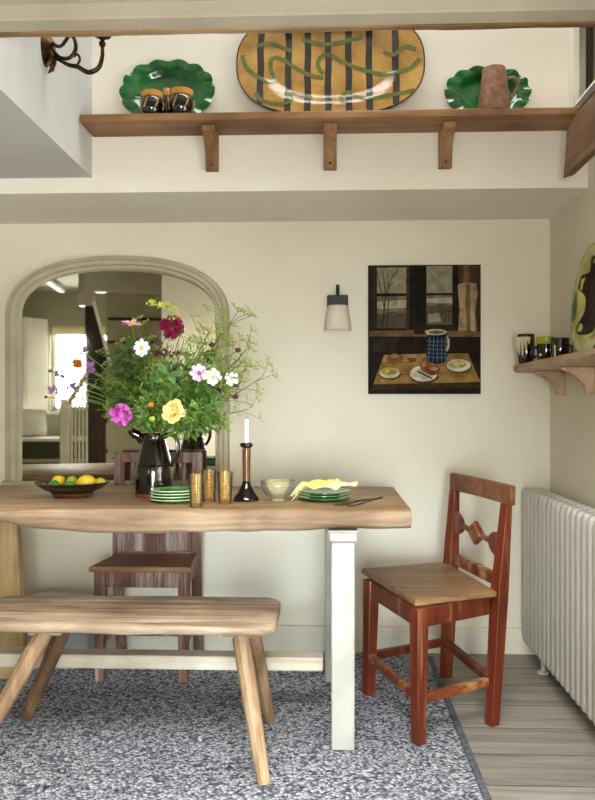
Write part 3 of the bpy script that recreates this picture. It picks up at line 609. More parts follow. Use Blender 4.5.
# ------------------------------------------------------------------ right wall shelf
t = thing('corner_shelf', 'pale wavy-edged wooden shelf on brackets along the right wall', 'shelf', (RW, 2.9, 1.225))
rings = []
for i in range(41):
    y = 3.415 - 1.30 * i / 40 - 2.9; e = .012 * noise.noise((y * 5, 2, 0)) + .006 * noise.noise((y * 14, 2, 4)); fx = -.178 + e + (.02 * max(0, (y - .35) / .17))
    rings.append([(-.001, y, 0), (fx + .012, y, 0), (fx, y, .012), (fx + .004, y, .030), (-.001, y, .030)])
m = MB(); m.loft(rings); obj('shelf_board', m, SHELFY, t, ang=50)
for y in (.335, -.02, -.45):
    pts = [(-.001, -.001), (-.118, -.001), (-.118, -.010), (-.090, -.022), (-.062, -.042), (-.042, -.062), (-.034, -.075), (-.034, -.100), (-.001, -.100)]
    obj('bracket', MB().prism([(x, y - .014, z) for x, z in pts], (0, .024, 0)), SHELFY, t, .003)

# ------------------------------------------------------------------ pottery helpers
def dish_fn(a, b, n, depth, lip, kind='plain'):
    def z(u, v):
        tt = (abs(u / a) ** n + abs(v / b) ** n) ** (1 / n)
        if tt < .55: return -depth + .12 * depth * (tt / .55) ** 2
        if tt < .78: k = (tt - .55) / .23; return -depth * .88 + (depth * .88 - lip * .35) * (3 * k * k - 2 * k ** 3)
        k = (tt - .78) / .22; return -lip * .35 + lip * .35 * k
    return z
def dish(a, b, n, depth, lip, th=.006, mi=0, rim=1, scal=0, amp=0, seg=96, wav=0.0):
    zf = dish_fn(a, b, n, depth, lip); m = MB(); rings = []; ts = [.02, .2, .4, .55, .62, .7, .78, .86, .93, .985, 1.0]
    def pt(th_, tt, off):
        c, s = math.cos(th_), math.sin(th_); e = 2 / n; u = math.copysign(abs(c) ** e, c) * a * tt; v = math.copysign(abs(s) ** e, s) * b * tt
        q = 1 + amp * abs(math.cos(scal * th_ / 2)) * max(0, (tt - .5) / .5) if scal else 1
        wz = wav * math.cos(scal * th_) * max(0, (tt - .7) / .3) if scal else 0
        return (u * q, v * q, zf(u, v) + off + wz)
    f_ = [[pt(2 * math.pi * k / seg, tt, 0) for k in range(seg)] for tt in ts]; bk_ = [[pt(2 * math.pi * k / seg, tt, -th) for k in range(seg)] for tt in reversed(ts)]
    m.loft(f_[:-1], mi, caps=False); m.loft(f_[-2:] + bk_[:1], rim, caps=False); m.loft(bk_, rim, caps=False)
    m.add(f_[0], [tuple(range(seg))], mi); m.add(bk_[-1], [tuple(range(seg - 1, -1, -1))], rim); return m, zf
def ribbon(m, pts, w_, zf, mi, off=.0008):
    vs = []; n = len(pts)
    for i in range(n):
        x0, y0 = pts[max(0, i - 1)]; x1, y1 = pts[min(n - 1, i + 1)]; l = math.hypot(x1 - x0, y1 - y0) or 1; nx, ny = -(y1 - y0) / l * w_ / 2, (x1 - x0) / l * w_ / 2
        for s in (-1, 0, 1):
            x, y = pts[i][0] + nx * s, pts[i][1] + ny * s; vs.append((x, y, zf(x, y) + off + (.0006 if s == 0 else 0)))
    m.add(vs, [(i * 3 + j, i * 3 + j + 1, (i + 1) * 3 + j + 1, (i + 1) * 3 + j) for i in range(n - 1) for j in (0, 1)], mi)

# ------------------------------------------------------------------ striped platter
PA, PB = .348, .218
m, zf = dish(PA, PB, 2.5, .030, .012)
def lim(x): return PB * (1 - min(1, abs(x / PA)) ** 2.5) ** (1 / 2.5) * .985
for px in (259.5, 287, 306.5, 327, 347.5, 368, 394):
    x = (px - 329) / 188 * 2 * PA; l = lim(x); ribbon(m, [(x + .0012 * math.sin(i * .35 + px), -l + 2 * l * i / 40) for i in range(41)], .024, zf, 2)
def sq(pts):
    P = []
    for i in range(len(pts) - 1):
        p0, p1, p2, p3 = pts[max(0, i - 1)], pts[i], pts[i + 1], pts[min(len(pts) - 1, i + 2)]
        for k in range(10):
            s = k / 10; P.append(tuple(.5 * ((2 * p1[j]) + (-p0[j] + p2[j]) * s + (2 * p0[j] - 5 * p1[j] + 4 * p2[j] - p3[j]) * s * s + (-p0[j] + 3 * p1[j] - 3 * p2[j] + p3[j]) * s ** 3) for j in (0, 1)))
    return P + [pts[-1]]
def zp(x, y): px, py = 220 + x / 2.833, 20 + y / 2.833; return ((px - 329) / 188 * 2 * PA, -(py - 50) / 119 * 2 * PB)
for tr in ([(60, 60), (70, 95), (100, 125), (135, 140), (152, 128), (140, 95), (142, 65), (165, 58), (205, 85), (250, 112), (290, 122)], [(290, 110), (275, 85), (280, 58), (305, 48), (350, 75), (420, 105), (480, 118), (530, 110), (560, 80)],
           [(345, 210), (340, 185), (360, 170), (385, 188), (420, 200), (480, 192), (545, 180)], [(100, 180), (120, 205), (170, 215), (200, 200), (190, 180), (215, 175), (260, 190)], [(460, 45), (490, 60), (520, 40), (550, 50)], [(100, 30), (150, 20), (200, 35)], [(230, 0), (300, 15), (400, -5)]):
    ribbon(m, sq([zp(*p) for p in tr]), .016, zf, 3, .0018)
ph = R(79)
o = obj('platter', m, [OCHRE, RIMD, STRIPE, SQUIG], loc=(.008, U - .112 + .045, SZ1 + PB * math.sin(ph) + .004)); o.rotation_euler = (ph, 0, 0)
tag(o, 'large ochre oval platter with black stripes and green squiggles standing on the plank shelf', 'platter')
# green scalloped plates
def green_plate(a, b, x, rz, label):
    m, zf = dish(a, b, 2.15, .028, .012, mi=0, rim=0, scal=14, amp=.05, wav=.004, seg=140)
    p = R(80); o = obj('scalloped_plate', m, [GREENG, GREENG], loc=(x, U - .046, SZ1 + b * 1.05 * math.sin(p) + .004)); o.rotation_euler = (p, 0, rz)
    return tag(o, label, 'plate', 'green scalloped plates')
green_plate(.172, .122, -.602, 0, 'green scalloped oval plate behind the small black jugs on the plank shelf')
green_plate(.152, .100, .588, 0, 'green scalloped oval plate behind the brown stoneware jug on the plank shelf')
# black tan-necked pots
def pot(x, y, s, sz, name, label, cat, neck=True):
    t = thing(name, label, cat, (x, y, SZ1), 0, None)
    if neck:
        pf = [(.001, .001), (.025, 0), (.032, .006), (.041, .03), (.043, .05), (.040, .066), (.034, .074)]; obj('pot_body', MB().lathe([(r * s, z * s * sz) for r, z in pf], 28, caps=False), BLACKG, t)
        pf = [(.034, .0742), (.0385, .077), (.040, .088), (.041, .094), (.037, .095), (.033, .088), (.031, .06), (.001, .02)]; obj('tan_collar', MB().lathe([(r * s, z * s * sz) for r, z in pf], 28), TANG, t)
        for a in range(0, 360, 60): obj('slip_stroke', MB().tube([(.0425 * s * math.cos(R(a + 20 * k / 3)) , .0425 * s * math.sin(R(a + 20 * k / 3)), (.03 + .012 * k) * s * sz) for k in range(4)], .002, 6), TANG, t)
    else:
        pf = [(.001, .001), (.016, 0), (.020, .01), (.021, .05), (.014, .085), (.010, .10)]; obj('bottle_body', MB().lathe([(r * s, z * s) for r, z in pf], 24), BLACKG, t)
        pf = [(.009, .101), (.015, .104), (.0165, .12), (.012, .132), (.001, .135)]; obj('stopper', MB().lathe([(r * s, z * s) for r, z in pf], 20), TANG, t)
    return t
yq = U - .116
pot(atY(152, 100, yq).x, yq, .98, 1.0, 'black_pot', 'small black pot with tan collar at the left end of the plank shelf', 'pot')
pot(atY(181.5, 100, yq).x, yq, 1.06, .98, 'black_pot', 'slightly bigger black pot with tan collar, right of the stoppered bottle on the plank shelf', 'pot')
pot(atY(166, 100, yq + .03).x, yq + .045, .95, 1, 'stoppered_bottle', 'small dark bottle with an orange stopper between two black pots', 'bottle', False)
# brown stoneware jug
t = thing('stoneware_jug', 'brown tapered stoneware jug at the right of the plank shelf', 'jug', (atY(494, 100, yq).x, yq, SZ1))
obj('jug_body', MB().lathe([(.001, .001), (.055, 0), (.057, .006), (.053, .06), (.046, .12), (.042, .150), (.040, .160), (.036, .160), (.038, .14), (.045, .08), (.05, .02), (.001, .012)], 36), BROWNJ, t)
obj('handle', MB().tube(sq_ if False else [(.045, 0, .125), (.068, 0, .128), (.084, 0, .116), (.084, 0, .098), (.072, 0, .070), (.054, 0, .045)], [.009, .009, .008, .008, .008, .009], 10, flat=.7), BROWNJ, t)

# ------------------------------------------------------------------ brass sconce on the bulkhead
t = thing('brass_sconce', 'dark brass scrolled candle sconce on the white bulkhead at top left', 'sconce', (LB, 2.45, 2.222))
m = MB(); m.lathe([(.001, .03), (.012, .03), (.03, .012), (.04, .002), (.04, .0)], 20); bpz = MB(); bpz.v = [(z, y, x * 1.5 + .0) for x, y, z in m.v]; bpz.f = m.f; bpz.m = m.m
obj('back_plate', bpz, BRASS, t)
for k, (dy, dz, ry) in enumerate(((-.015, -.055, 1), (.015, -.048, 1), (0, -.07, 1))):
    lf = MB().tube([(.012, dy * .4, .0), (.026, dy * .8, -.03), (.022, dy * 1.1, dz), (.008, dy * 1.2, dz - .012)], [.006, .011, .008, .001], 8, flat=.5); obj('leaf', lf, BRASS, t)
def catm(pts, n=8):
    pts = [Vector(p) for p in pts]; o = []
    for i in range(len(pts) - 1):
        p0, p1, p2, p3 = pts[max(0, i - 1)], pts[i], pts[i + 1], pts[min(len(pts) - 1, i + 2)]
        for k in range(n):
            s = k / n; o.append(.5 * ((2 * p1) + (p2 - p0) * s + (2 * p0 - 5 * p1 + 4 * p2 - p3) * s * s + (3 * p1 - p0 - 3 * p2 + p3) * s ** 3))
    return o + [pts[-1]]
a1 = catm([(.02, 0, .0), (.05, -.01, -.035), (.085, -.02, -.042), (.105, -.02, -.015), (.10, -.02, .02), (.085, -.02, .03)]); obj('arm', MB().tube(a1, [.006] * len(a1), 8), BRASS, t)
a2 = catm([(.03, .0, -.03), (.075, 0, -.055), (.105, 0, -.062), (.14, 0, -.080), (.172, 0, -.066), (.184, 0, -.03), (.184, 0, .0)]); m = MB().tube(a2, [.005 + .003 * math.sin(math.pi * min(1, i / len(a2))) for i in range(len(a2))], 8); obj('arm', m, BRASS, t)
a3 = catm([(.03, -.01, .01), (.06, -.05, -.02), (.09, -.09, -.03), (.12, -.12, -.01), (.125, -.125, .03)]); obj('arm', MB().tube(a3, .0055, 8), BRASS, t)
m = MB().tube(catm([(.10, 0, -.062), (.112, 0, -.04), (.104, 0, -.022), (.092, 0, -.03)]), .004, 8); obj('scroll', m, BRASS, t)
for (x, y, z) in ((.184, 0, .0), (.125, -.125, .03)):
    dpan = obj('drip_pan', MB().lathe([(.001, .0), (.009, .002), (.011, .012), (.006, .02), (.012, .028), (.027, .034), (.029, .040), (.010, .038), (.012, .065), (.001, .066)], 20, (x, y, z)), BRASS, t)

# ------------------------------------------------------------------ right shelf: dish and cups
m, zf = dish(.198, .198, 2.0, .032, .012)
def blot(pts, mi):
    c = (sum(p[0] for p in pts) / len(pts), sum(p[1] for p in pts) / len(pts)); P = sq(pts + [pts[0]])[:-1]; n = len(P); vs = [(c[0], c[1], zf(*c) + .0008)]
    for s in (.25, .5, .75, 1.0):
        for x, y in P: x, y = c[0] + (x - c[0]) * s, c[1] + (y - c[1]) * s; vs.append((x, y, zf(x, y) + .0012))
    fs = [(0, 1 + i, 1 + (i + 1) % n) for i in range(n)] + [(1 + r * n + i, 1 + (r + 1) * n + i, 1 + (r + 1) * n + (i + 1) % n, 1 + r * n + (i + 1) % n) for r in range(3) for i in range(n)]
    m.add(vs, fs, mi)
blot([(-.145, .06), (-.12, .10), (-.07, .11), (-.02, .15), (.02, .14), (.03, .06), (.02, -.03), (0, -.10), (-.06, -.12), (-.12, -.10), (-.115, -.02), (-.12, .03)], 2)
blot([(.05, .10), (.11, .08), (.13, .0), (.10, -.09), (.05, -.10), (.06, 0)], 2)
blot([(-.19, .0), (-.165, .05), (-.15, .02), (-.15, -.05), (-.175, -.06)], 3)
o = obj('painted_dish', m, [OLIVE, RIMD, BROWNS, GREEND], loc=(RW - .052, 2.775, 1.2555 + .198 * math.sin(R(85)) + .004))
o.rotation_euler = (R(85), 0, R(-90)); tag(o, 'large olive dish with dark brown splashes leaning on the right wall shelf', 'dish')
def cup(px, y, r, h, name, label, body, rimm, mixed=False):
    p = atY(px, 355, y); t = thing(name, label, 'cup', (min(p.x, RW - r - .02), y, 1.2555))
    pf = [(.001, .001), (r * .78, 0), (r * .9, .01), (r, h * .55), (r * .98, h * .72)]; obj('cup_body', MB().lathe(pf, 26), body, t)
    pf = [(r * .98, h * .721), (r * .97, h), (r * .9, h), (r * .88, h * .3), (.001, .008)]; obj('rim_band', MB().lathe(pf, 26), rimm, t); return t
c = cup(526, 3.30, .036, .125, 'dribbled_beaker', 'black and cream dribbled beaker at the far end of the right wall shelf', BLACKG, BLACKG)
m = MB()
for a, l in ((190, .06), (212, .075), (235, .085), (256, .06), (168, .05), (275, .03)):
    m.tube([(.0362 * math.cos(R(a)), .0362 * math.sin(R(a)), .112 - l * k / 4) for k in range(5)], [.016, .015, .013, .009, .004], 8, flat=.25)
obj('cream_dribble', m, CREAMG, c)
c = cup(546, 3.17, .037, .102, 'green_rimmed_mug', 'black mug with a yellow-green rim and painted glint on the right wall shelf', BLACKG, LIMEY)
obj('painted_glint', MB().ball((-.028, -.024, .03), (.006, .006, .006), 10, 8), CREAMG, c)  # glint on the dark glaze, put in as a pale bead
obj('handle', MB().tube(arc((-.036, .012, .042), .02, 90, 270, 8), .005, 8), BLACKG, c)
c = cup(560, 3.06, .037, .088, 'black_mug', 'plain black mug nearest the olive dish on the right wall shelf', BLACKG, BLACKG)
obj('painted_highlight', MB().tube([(-.026, -.027, .01), (-.028, -.0275, .06)], .003, 8), CREAMG, c)  # upright highlight on the glaze, painted as a pale strip
obj('handle', MB().tube([(.02, -.036, .06), (.03, -.052, .055), (.03, -.052, .03), (.02, -.036, .02)], .005, 8), BLACKG, c)

# ------------------------------------------------------------------ radiator
ra = Vector((.875, 2.7, 0)); t = thing('radiator', 'white column radiator along the right wall', 'radiator', ra)
y = 3.355; i = 0
secs = []
pitch = .0585; nsec = 27
for i in range(nsec):
    y = 3.355 - pitch * i - ra.y; m = MB()
    for xo in (-.022, .030):
        rings = []
        for z, hx, hy in ((.075, .010, .012), (.080, .019, .020), (.095, .0225, .0245), (.70, .0225, .0245), (.722, .019, .021), (.730, .010, .012)):
            rings.append([(xo + hx * math.copysign(abs(math.cos(a)) ** .6, math.cos(a)), y + hy * math.copysign(abs(math.sin(a)) ** .8, math.sin(a)), z) for a in (2 * math.pi * k / 16 for k in range(16))])
        m.loft(rings)
    m.box(-.03, .04, y - .018, y + .018, .085, .125); m.box(-.03, .04, y - .018, y + .018, .68, .722)
    obj('column_section', m, RADW, t, ang=50)
    if i < nsec - 1:
        pass
m = MB(); m.tube([(.004, 3.355 - ra.y, .105), (.004, 3.355 - pitch * nsec - ra.y + .02, .105)], .016, 12); m.tube([(.004, 3.355 - ra.y, .70), (.004, 3.355 - pitch * nsec - ra.y + .02, .70)], .016, 12); obj('header_pipe', m, RADW, t)
for y in (3.19, 2.05): obj('foot', MB().lathe([(.001, .0), (.024, .0), (.024, .006), (.010, .014), (.009, .085), (.001, .086)], 16, (-.006, y - ra.y, 0)), RADW, t)
obj('wall_bracket', MB().box(.05, .091, -.3, -.27, .55, .6), RADW, t)

# ------------------------------------------------------------------ on the table
TZ = .7602
# fruit bowl with lemons and limes
fb = Vector((-.908, 2.74, TZ)); t = thing('fruit_bowl', 'wide shallow dark bowl of lemons and limes at the left of the table', 'bowl', fb)
obj('bowl_shell', MB().lathe([(.075, .016), (.105, .030), (.128, .047), (.131, .052), (.127, .053), (.10, .036), (.06, .022), (.001, .018)], 48), BLACKG, t)
obj('bare_foot', MB().lathe([(.001, .001), (.058, 0), (.064, .003), (.076, .0161)], 48), TERRA, t)
def fruit(px, py, y, r, ln, rot, mat, label):
    p = atY(px, py, y); pf = [(.0005, -ln), (r * .16, -ln * .97), (r * .32, -ln * .86), (r * .7, -ln * .62), (r * .95, -ln * .25), (r, .05 * ln), (r * .9, ln * .4), (r * .62, ln * .72), (r * .3, ln * .9), (r * .14, ln), (.0005, ln * 1.02)]
    o = obj('lemon' if mat is not LIMEG else 'lime', MB().lathe(pf, 22), mat, loc=p); o.rotation_euler = rot; tag(o, label, 'fruit', 'citrus in the dark bowl')
fruit(86, 482, 2.720, .026, .035, (0, R(83), R(15)), LEMON, 'largest bright yellow lemon in the dark fruit bowl')
fruit(100, 483.5, 2.755, .021, .027, (0, R(75), R(-30)), LIMEY, 'small greenish yellow lemon at the right of the dark fruit bowl')
fruit(54, 486, 2.715, .021, .026, (R(20), R(80), R(-20)), LIMEG, 'green lime at the left of the dark fruit bowl')
fruit(70, 486.5, 2.700, .020, .026, (0, R(95), R(10)), LIMEG, 'green lime in the middle of the dark fruit bowl')
fruit(58, 481.5, 2.780, .022, .028, (0, R(70), R(40)), LEMON, 'yellow lemon at the back left of the dark fruit bowl')
fruit(72, 482, 2.770, .021, .027, (R(30), R(100), R(-40)), LIMEY, 'yellow and green lemon at the back of the dark fruit bowl')
# jug
jb = Vector((-.615, 2.735, TZ)); J = thing('black_jug', 'tall black glazed jug holding the flowers on the table', 'jug', jb)
JP = [(.0652, .016), (.066, .028), (.067, .05), (.0675, .075), (.0665, .10), (.064, .112), (.060, .125), (.050, .165), (.042, .195), (.039, .210), (.040, .218), (.044, .2275), (.041, .229), (.037, .219), (.035, .20), (.045, .15), (.055, .08), (.055, .03), (.001, .02)]
obj('jug_body', MB().lathe(JP, 44), BLACKG, J); obj('bare_foot', MB().lathe([(.001, .001), (.060, 0), (.064, .006), (.0652, .0159)], 44), TERRA, J)
obj('shoulder_ring', MB().lathe([(.0645, .112), (.0662, .1135), (.0645, .116)], 44), BLACKG, J)
hp = catm([(.038, -.006, .212), (.060, -.010, .222), (.082, -.012, .208), (.088, -.012, .170), (.078, -.010, .135), (.060, -.006, .112)]); obj('handle', MB().tube(hp, [.010] * 4 + [.0085] * (len(hp) - 8) + [.010] * 4, 10, flat=.75), BLACKG, J)
obj('spout', MB().tube(catm([(-.036, 0, .200), (-.052, 0, .215), (-.072, -.004, .226), (-.082, -.004, .238)]), [.020] * 8 + [.017] * 8 + [.014] * 9, 12), BLACKG, J)
obj('lip', MB().lathe([(.0445, .2276), (.0455, .2295), (.043, .2315), (.0405, .2292)], 36), TANG, J)
# glasses
def tumbler(px, py, s, label):
    p = atZ(px, py, TZ); t = thing('amber_tumbler', label, 'glass', p, 0, 'amber glass tumblers')
    obj('glass_wall', MB().lathe([(.0215 * s, .012), (.0235 * s, .05), (.0262 * s, .106), (.0246 * s, .106), (.0220 * s, .05), (.0200 * s, .014), (.001, .012)], 32), AMBER, t)
    obj('thick_base', MB().lathe([(.001, 0), (.0195 * s, 0), (.0212 * s, .003), (.0214 * s, .0119), (.0188 * s, .0119), (.001, .010)], 32), AMBERD, t); return t
tumbler(196.3, 507.0, .94, 'amber glass tumbler in front, nearest the green plates on the left')
tumbler(209, 501.5, 1.02, 'amber glass tumbler standing behind the two other tumblers')
tumbler(225, 503.8, 1.0, 'amber glass tumbler beside the foot of the candlestick')
# candlestick and candle
cs = atZ(246.5, 500.5, TZ); t = thing('candlestick', 'dark brown glass candlestick with flared foot', 'candlestick', cs)
obj('flared_foot', MB().lathe([(.001, .0005), (.043, 0), (.0455, .004), (.044, .010), (.030, .028), (.018, .050), (.013, .066), (.001, .066)], 40), DKGL, t)
obj('column', MB().lathe([(.0128, .0665), (.0132, .09), (.0135, .13), (.0145, .165), (.0135, .178), (.001, .178)], 32), BROWNGL, t)
obj('drip_collar', MB().lathe([(.001, .1785), (.015, .179), (.022, .186), (.0225, .192), (.017, .196), (.012, .190), (.001, .188)], 32), DKGL, t)
t = thing('candle', 'slim white dinner candle in the brown glass candlestick', 'candle', cs + Vector((0, 0, .1885)))
obj('wax_stick', MB().lathe([(.001, .0005), (.0075, .0005), (.0072, .082), (.006, .088), (.001, .089)], 20), WAX, t)
obj('wick', MB().tube([(0, 0, .088), (.0005, 0, .094), (.002, 0, .098)], .0008, 6), IRON, t)
# glass bowl
p = atZ(278, 500.5, TZ); t = thing('glass_bowl', 'smoky cream glass bowl between candlestick and napkin', 'bowl', p)
m = MB().lathe([(.026, .010), (.040, .018), (.054, .035), (.0585, .055), (.060, .068), (.058, .0685), (.056, .055), (.051, .036), (.038, .021), (.001, .013)], 44); obj('bowl_shell', m, OLIVEGL, t)
obj('foot_ring', MB().lathe([(.001, .001), (.030, 0), (.031, .004), (.0265, .0099), (.001, .0099)], 36), OLIVEGL, t)
obj('ridge', MB().lathe([(.0588, .050), (.0606, .052), (.0592, .055)], 44), OLIVEGL, t)
# plate stacks
def plate_mesh(r):
    m = MB().lathe([(.001, .002), (r * .58, 0), (r * .62, .003), (r * .9, .008), (r * .985, .0100)], 56); m.lathe([(r * .985, .0100), (r, .0112), (r, .0132), (r * .975, .0140)], 56, mi=1)
    return m.lathe([(r * .975, .0140), (r * .9, .0128), (r * .62, .0072), (.001, .006)], 56)
def stack(px, py, r, n, mat, labels, group, gap=.0098):
    p = atZ(px, py, TZ)
    base_ = None
    for i in range(n):
        o = obj('green_plate', plate_mesh(r), [mat, PALEG if mat is GREENP else mat]) if base_ is None else base_.copy()
        if base_ is None: base_ = o
        else: C.objects.link(o)
        o.location = p + Vector((random.uniform(-.002, .002), random.uniform(-.002, .002), i * gap)); o.rotation_euler = (0, 0, random.random() * 6); tag(o, labels[i], 'plate', group)
stack(174, 501.5, .079, 4, GREENP, ['lowest bright green plate in the stack in front of the black jug', 'second plate from the bottom of the bright green stack by the jug', 'third plate from the bottom of the bright green stack by the jug', 'topmost bright green plate in the stack in front of the black jug'], 'green plates beside the jug')
stack(324.5, 500, .091, 3, GREEND, ['lowest darker green plate under the yellow napkin', 'middle darker green plate under the yellow napkin', 'uppermost darker green plate, touching the yellow napkin'], 'green plates under the napkin')
# napkin
pn = atZ(324.5, 500, TZ) + Vector((0, 0, .0196 + .0142)); m = MB(); nu, nv = 44, 18; vs = []
for i in range(nu + 1):
    for j in range(nv + 1):
        u, v = i / nu, j / nv; x = -.105 + .205 * u + .012 * math.sin(v * 5); yy = -.035 + .10 * v - .03 * u + .02 * math.sin(u * 6)
        z = .004 + .012 * abs(math.sin(u * 9 + v * 4)) + .008 * abs(noise.noise((u * 7, v * 5, 1))) + .018 * max(0, u - .45) * (1 + math.sin(v * 6)) + .020 * v * (1 - abs(2 * u - 1.2)) * (1 if v > .4 else v / .4)
        if u < .16: k = (.16 - u) / .16; z = z * (1 - k) + k * (-.030 + .012 * abs(math.sin(v * 9))); yy += -.01 * k; x -= .005 * k
        vs.append((x, yy, z))
fs = [(i * (nv + 1) + j, (i + 1) * (nv + 1) + j, (i + 1) * (nv + 1) + j + 1, i * (nv + 1) + j + 1) for i in range(nu) for j in range(nv)]
m.add(vs, fs); o = obj('napkin', m, NAPK, loc=pn, ang=180); so = o.modifiers.new('cloth', 'SOLIDIFY'); so.thickness = .002
tag(o, 'crumpled pale yellow linen napkin on the right hand stack of green plates', 'napkin')
# cutlery
def cutl(a, b, name, label, knife):
    a, b = atZ(*a, TZ), atZ(*b, TZ); d = b - a; ln_ = d.length; t = thing(name, label, name, a, math.atan2(d.y, d.x), 'pewter cutlery')
    obj('handle', MB().loft([[(x, y * w_, z * h + .004) for y, z in ((-1, -1), (1, -1), (1, 1), (-1, 1))] for x, w_, h in ((ln_ * .5, .004, .003), (ln_ * .6, .005, .003), (ln_ * .92, .009, .0035), (ln_, .007, .003))]), PEWTER, t, .001)
    if knife: obj('blade', MB().loft([[(x, y * w_ + o_, z * .0012 + .004) for y, z in ((-1, -1), (1, -1), (1, 1), (-1, 1))] for x, w_, o_ in ((0, .002, .003), (ln_ * .06, .007, .001), (ln_ * .3, .010, 0), (ln_ * .499, .007, 0))]), PEWTER, t)
    else:
        obj('fork_head', MB().loft([[(x, y * w_, z * .0012 + .004) for y, z in ((-1, -1), (1, -1), (1, 1), (-1, 1))] for x, w_ in ((ln_ * .20, .012), (ln_ * .28, .012), (ln_ * .34, .005), (ln_ * .499, .0038))]), PEWTER, t)
        for k in (-.0095, -.0032, .0032, .0095): obj('tine', MB().bar((0, k, .005), (ln_ * .199, k, .004), (.0022, .0016), (.0034, .0022), (0, 1, 0)), PEWTER, t)
cutl((336, 506.5), (372, 499), 'fork', 'pewter fork lying by the right hand green plates', False)
cutl((349, 507.0), (381, 498), 'knife', 'pewter knife lying right of the fork near the table end', True)

# ------------------------------------------------------------------ the flowers in the jug
MO = jb + Vector((0, 0, .222))
def stem_to(p, bend=.10, r=.0016, start=None):
    s0 = start or (MO + Vector((random.uniform(-.022, .022), random.uniform(-.022, .022), -.08)))
    s1 = Vector((MO.x + (s0.x - MO.x) * .9, MO.y + (s0.y - MO.y) * .9, MO.z)); v = p - s1
    mid = s1 + v * .5 + Vector((0, 0, bend * v.length)); return catm([s0, s1, mid, p], 6), r
def petal(m, c, n_, rad, wid, ang, cup, mi=0, segs=4, tipw=.8):
    n_ = n_.normalized(); u = n_.orthogonal().normalized(); v = n_.cross(u); dr = u * math.cos(ang) + v * math.sin(ang); sd_ = n_.cross(dr); vs = []
    for i in range(segs + 1):
        k = i / segs; w_ = wid * (math.sin(math.pi * (.12 + .62 * k)) if tipw < 1 else 1); h = cup * rad * k * k
        for s in (-1, 0, 1): vs.append(c + dr * (rad * k * (1 - (0.06 if s else 0) * k)) + sd_ * (w_ * s * .5) + n_ * (h + (.06 * rad if s else 0)))
    m.add(vs, [(i * 3 + j, i * 3 + j + 1, (i + 1) * 3 + j + 1, (i + 1) * 3 + j) for i in range(segs) for j in (0, 1)], mi)
def bloom(name, label, px, py, Y, r, mat, cmat, face, kind, cat='flower'):
    p = atY(px, py, Y); t = thing(name, label, cat, MO); f = Vector(face).normalized(); q = p - MO
    pts, sr_ = stem_to(p - f * .006); obj('stem', MB().tube([a - MO for a in pts], sr_, 6), STEM, t)
    m = MB(); rnd = random.Random(px * 7 + py)
    if kind == 'cosmos':
        for i in range(8): petal(m, q, f + Vector((rnd.gauss(0, 1), rnd.gauss(0, 1), rnd.gauss(0, 1))) * .10, r * rnd.uniform(.88, 1.05), r * .54, i * math.pi / 4 + rnd.uniform(-.09, .09), .10 + rnd.uniform(-.15, .2))
        obj('petals', m, mat, t, ang=180, wn=False); obj('flower_centre', MB().ball(q + f * .003, (r * .24, r * .24, r * .24), 10, 8), cmat, t)
    elif kind == 'double':
        for lay_, (k, cp) in enumerate(((1, .05), (.92, .4), (.76, .9), (.56, 1.4), (.36, 2.2))):
            for i in range(9 - lay_): petal(m, q + f * (.003 * lay_), f + Vector((rnd.gauss(0, 1), rnd.gauss(0, 1), rnd.gauss(0, 1))) * .22, r * k * rnd.uniform(.85, 1.08), r * .78 * k, i * 2 * math.pi / (9 - lay_) + lay_ * .5 + rnd.uniform(-.2, .2), cp + rnd.uniform(-.25, .25))
        obj('petals', m, mat, t, ang=180, wn=False)
        if cmat: obj('flower_centre', MB().ball(q + f * .006, (r * .2,) * 3, 10, 8), cmat, t)
    elif kind == 'globe':
        for i in range(70):
            d_ = Vector((rnd.gauss(0, 1), rnd.gauss(0, 1), rnd.gauss(0, 1))).normalized(); petal(m, q + d_ * r * .45, d_, r * .6, r * .5, rnd.random() * 6, .9, segs=3)
        m.ball(q, r * .62, 12, 8); obj('petals', m, mat, t, ang=180, wn=False)
    elif kind == 'head':
        for i in range(60):
            a_, rr_ = rnd.random() * 6.28, r * math.sqrt(rnd.random()); m.ball(q + Vector((rr_ * math.cos(a_), rr_ * math.sin(a_) * .8, rnd.uniform(-.35, .35) * r * .7 + (.2 * r * (1 - rr_ / r)))), rnd.uniform(.0028, .0052), 6, 4)
        obj('floret_head', m, mat, t, wn=False)
        m2 = MB()
        for i in range(9): a_ = i * .7; m2.tube([q - Vector((0, 0, .03)), q + Vector((r * .8 * math.cos(a_), r * .6 * math.sin(a_), -.004))], .0008, 4)
        obj('stalks', m2, STEM, t)
    elif kind == 'small':
        for k in range(7):
            c_ = q + Vector((rnd.uniform(-1, 1), rnd.uniform(-1, 1), rnd.uniform(-1, 1))) * r * .8
            for i in range(5): petal(m, c_, f, r * .5, r * .4, i * 1.257 + k, .2, segs=2)
        obj('petals', m, mat, t, ang=180, wn=False)
    else:
        m.ball(q, (r, r, r * .85), 10, 8); obj('bud_head', m, mat, t)
    return t
bloom('dahlia', 'deep crimson globe bloom near the top of the bouquet', 172, 327, 2.60, .036, PETC, None, (0, -1, .3), 'globe')
bloom('cosmos_flower', 'white cosmos flower at the upper left of the bouquet', 142, 348, 2.56, .030, PETW, YEL, (-.1, -1, .1), 'cosmos')
bloom('cosmos_flower', 'pale pink cosmos seen from the side at the very top left of the bouquet', 131.5, 324, 2.60, .034, PETP, YEL, (.1, -.35, 1), 'cosmos')
bloom('cosmos_flower', 'pink cosmos with a darker eye at the right of the bouquet', 199, 373, 2.52, .031, PETP, PETM, (.15, -1, .1), 'cosmos')
bloom('cosmos_flower', 'white cosmos touching the pink cosmos on its right', 213, 377.5, 2.54, .029, PETW, YEL, (.3, -1, .1), 'cosmos')
bloom('cosmos_flower', 'creamy single flower with yellow centre farthest right in the bouquet', 231.5, 378.5, 2.58, .026, PETW, YEL, (.5, -1, .3), 'cosmos')
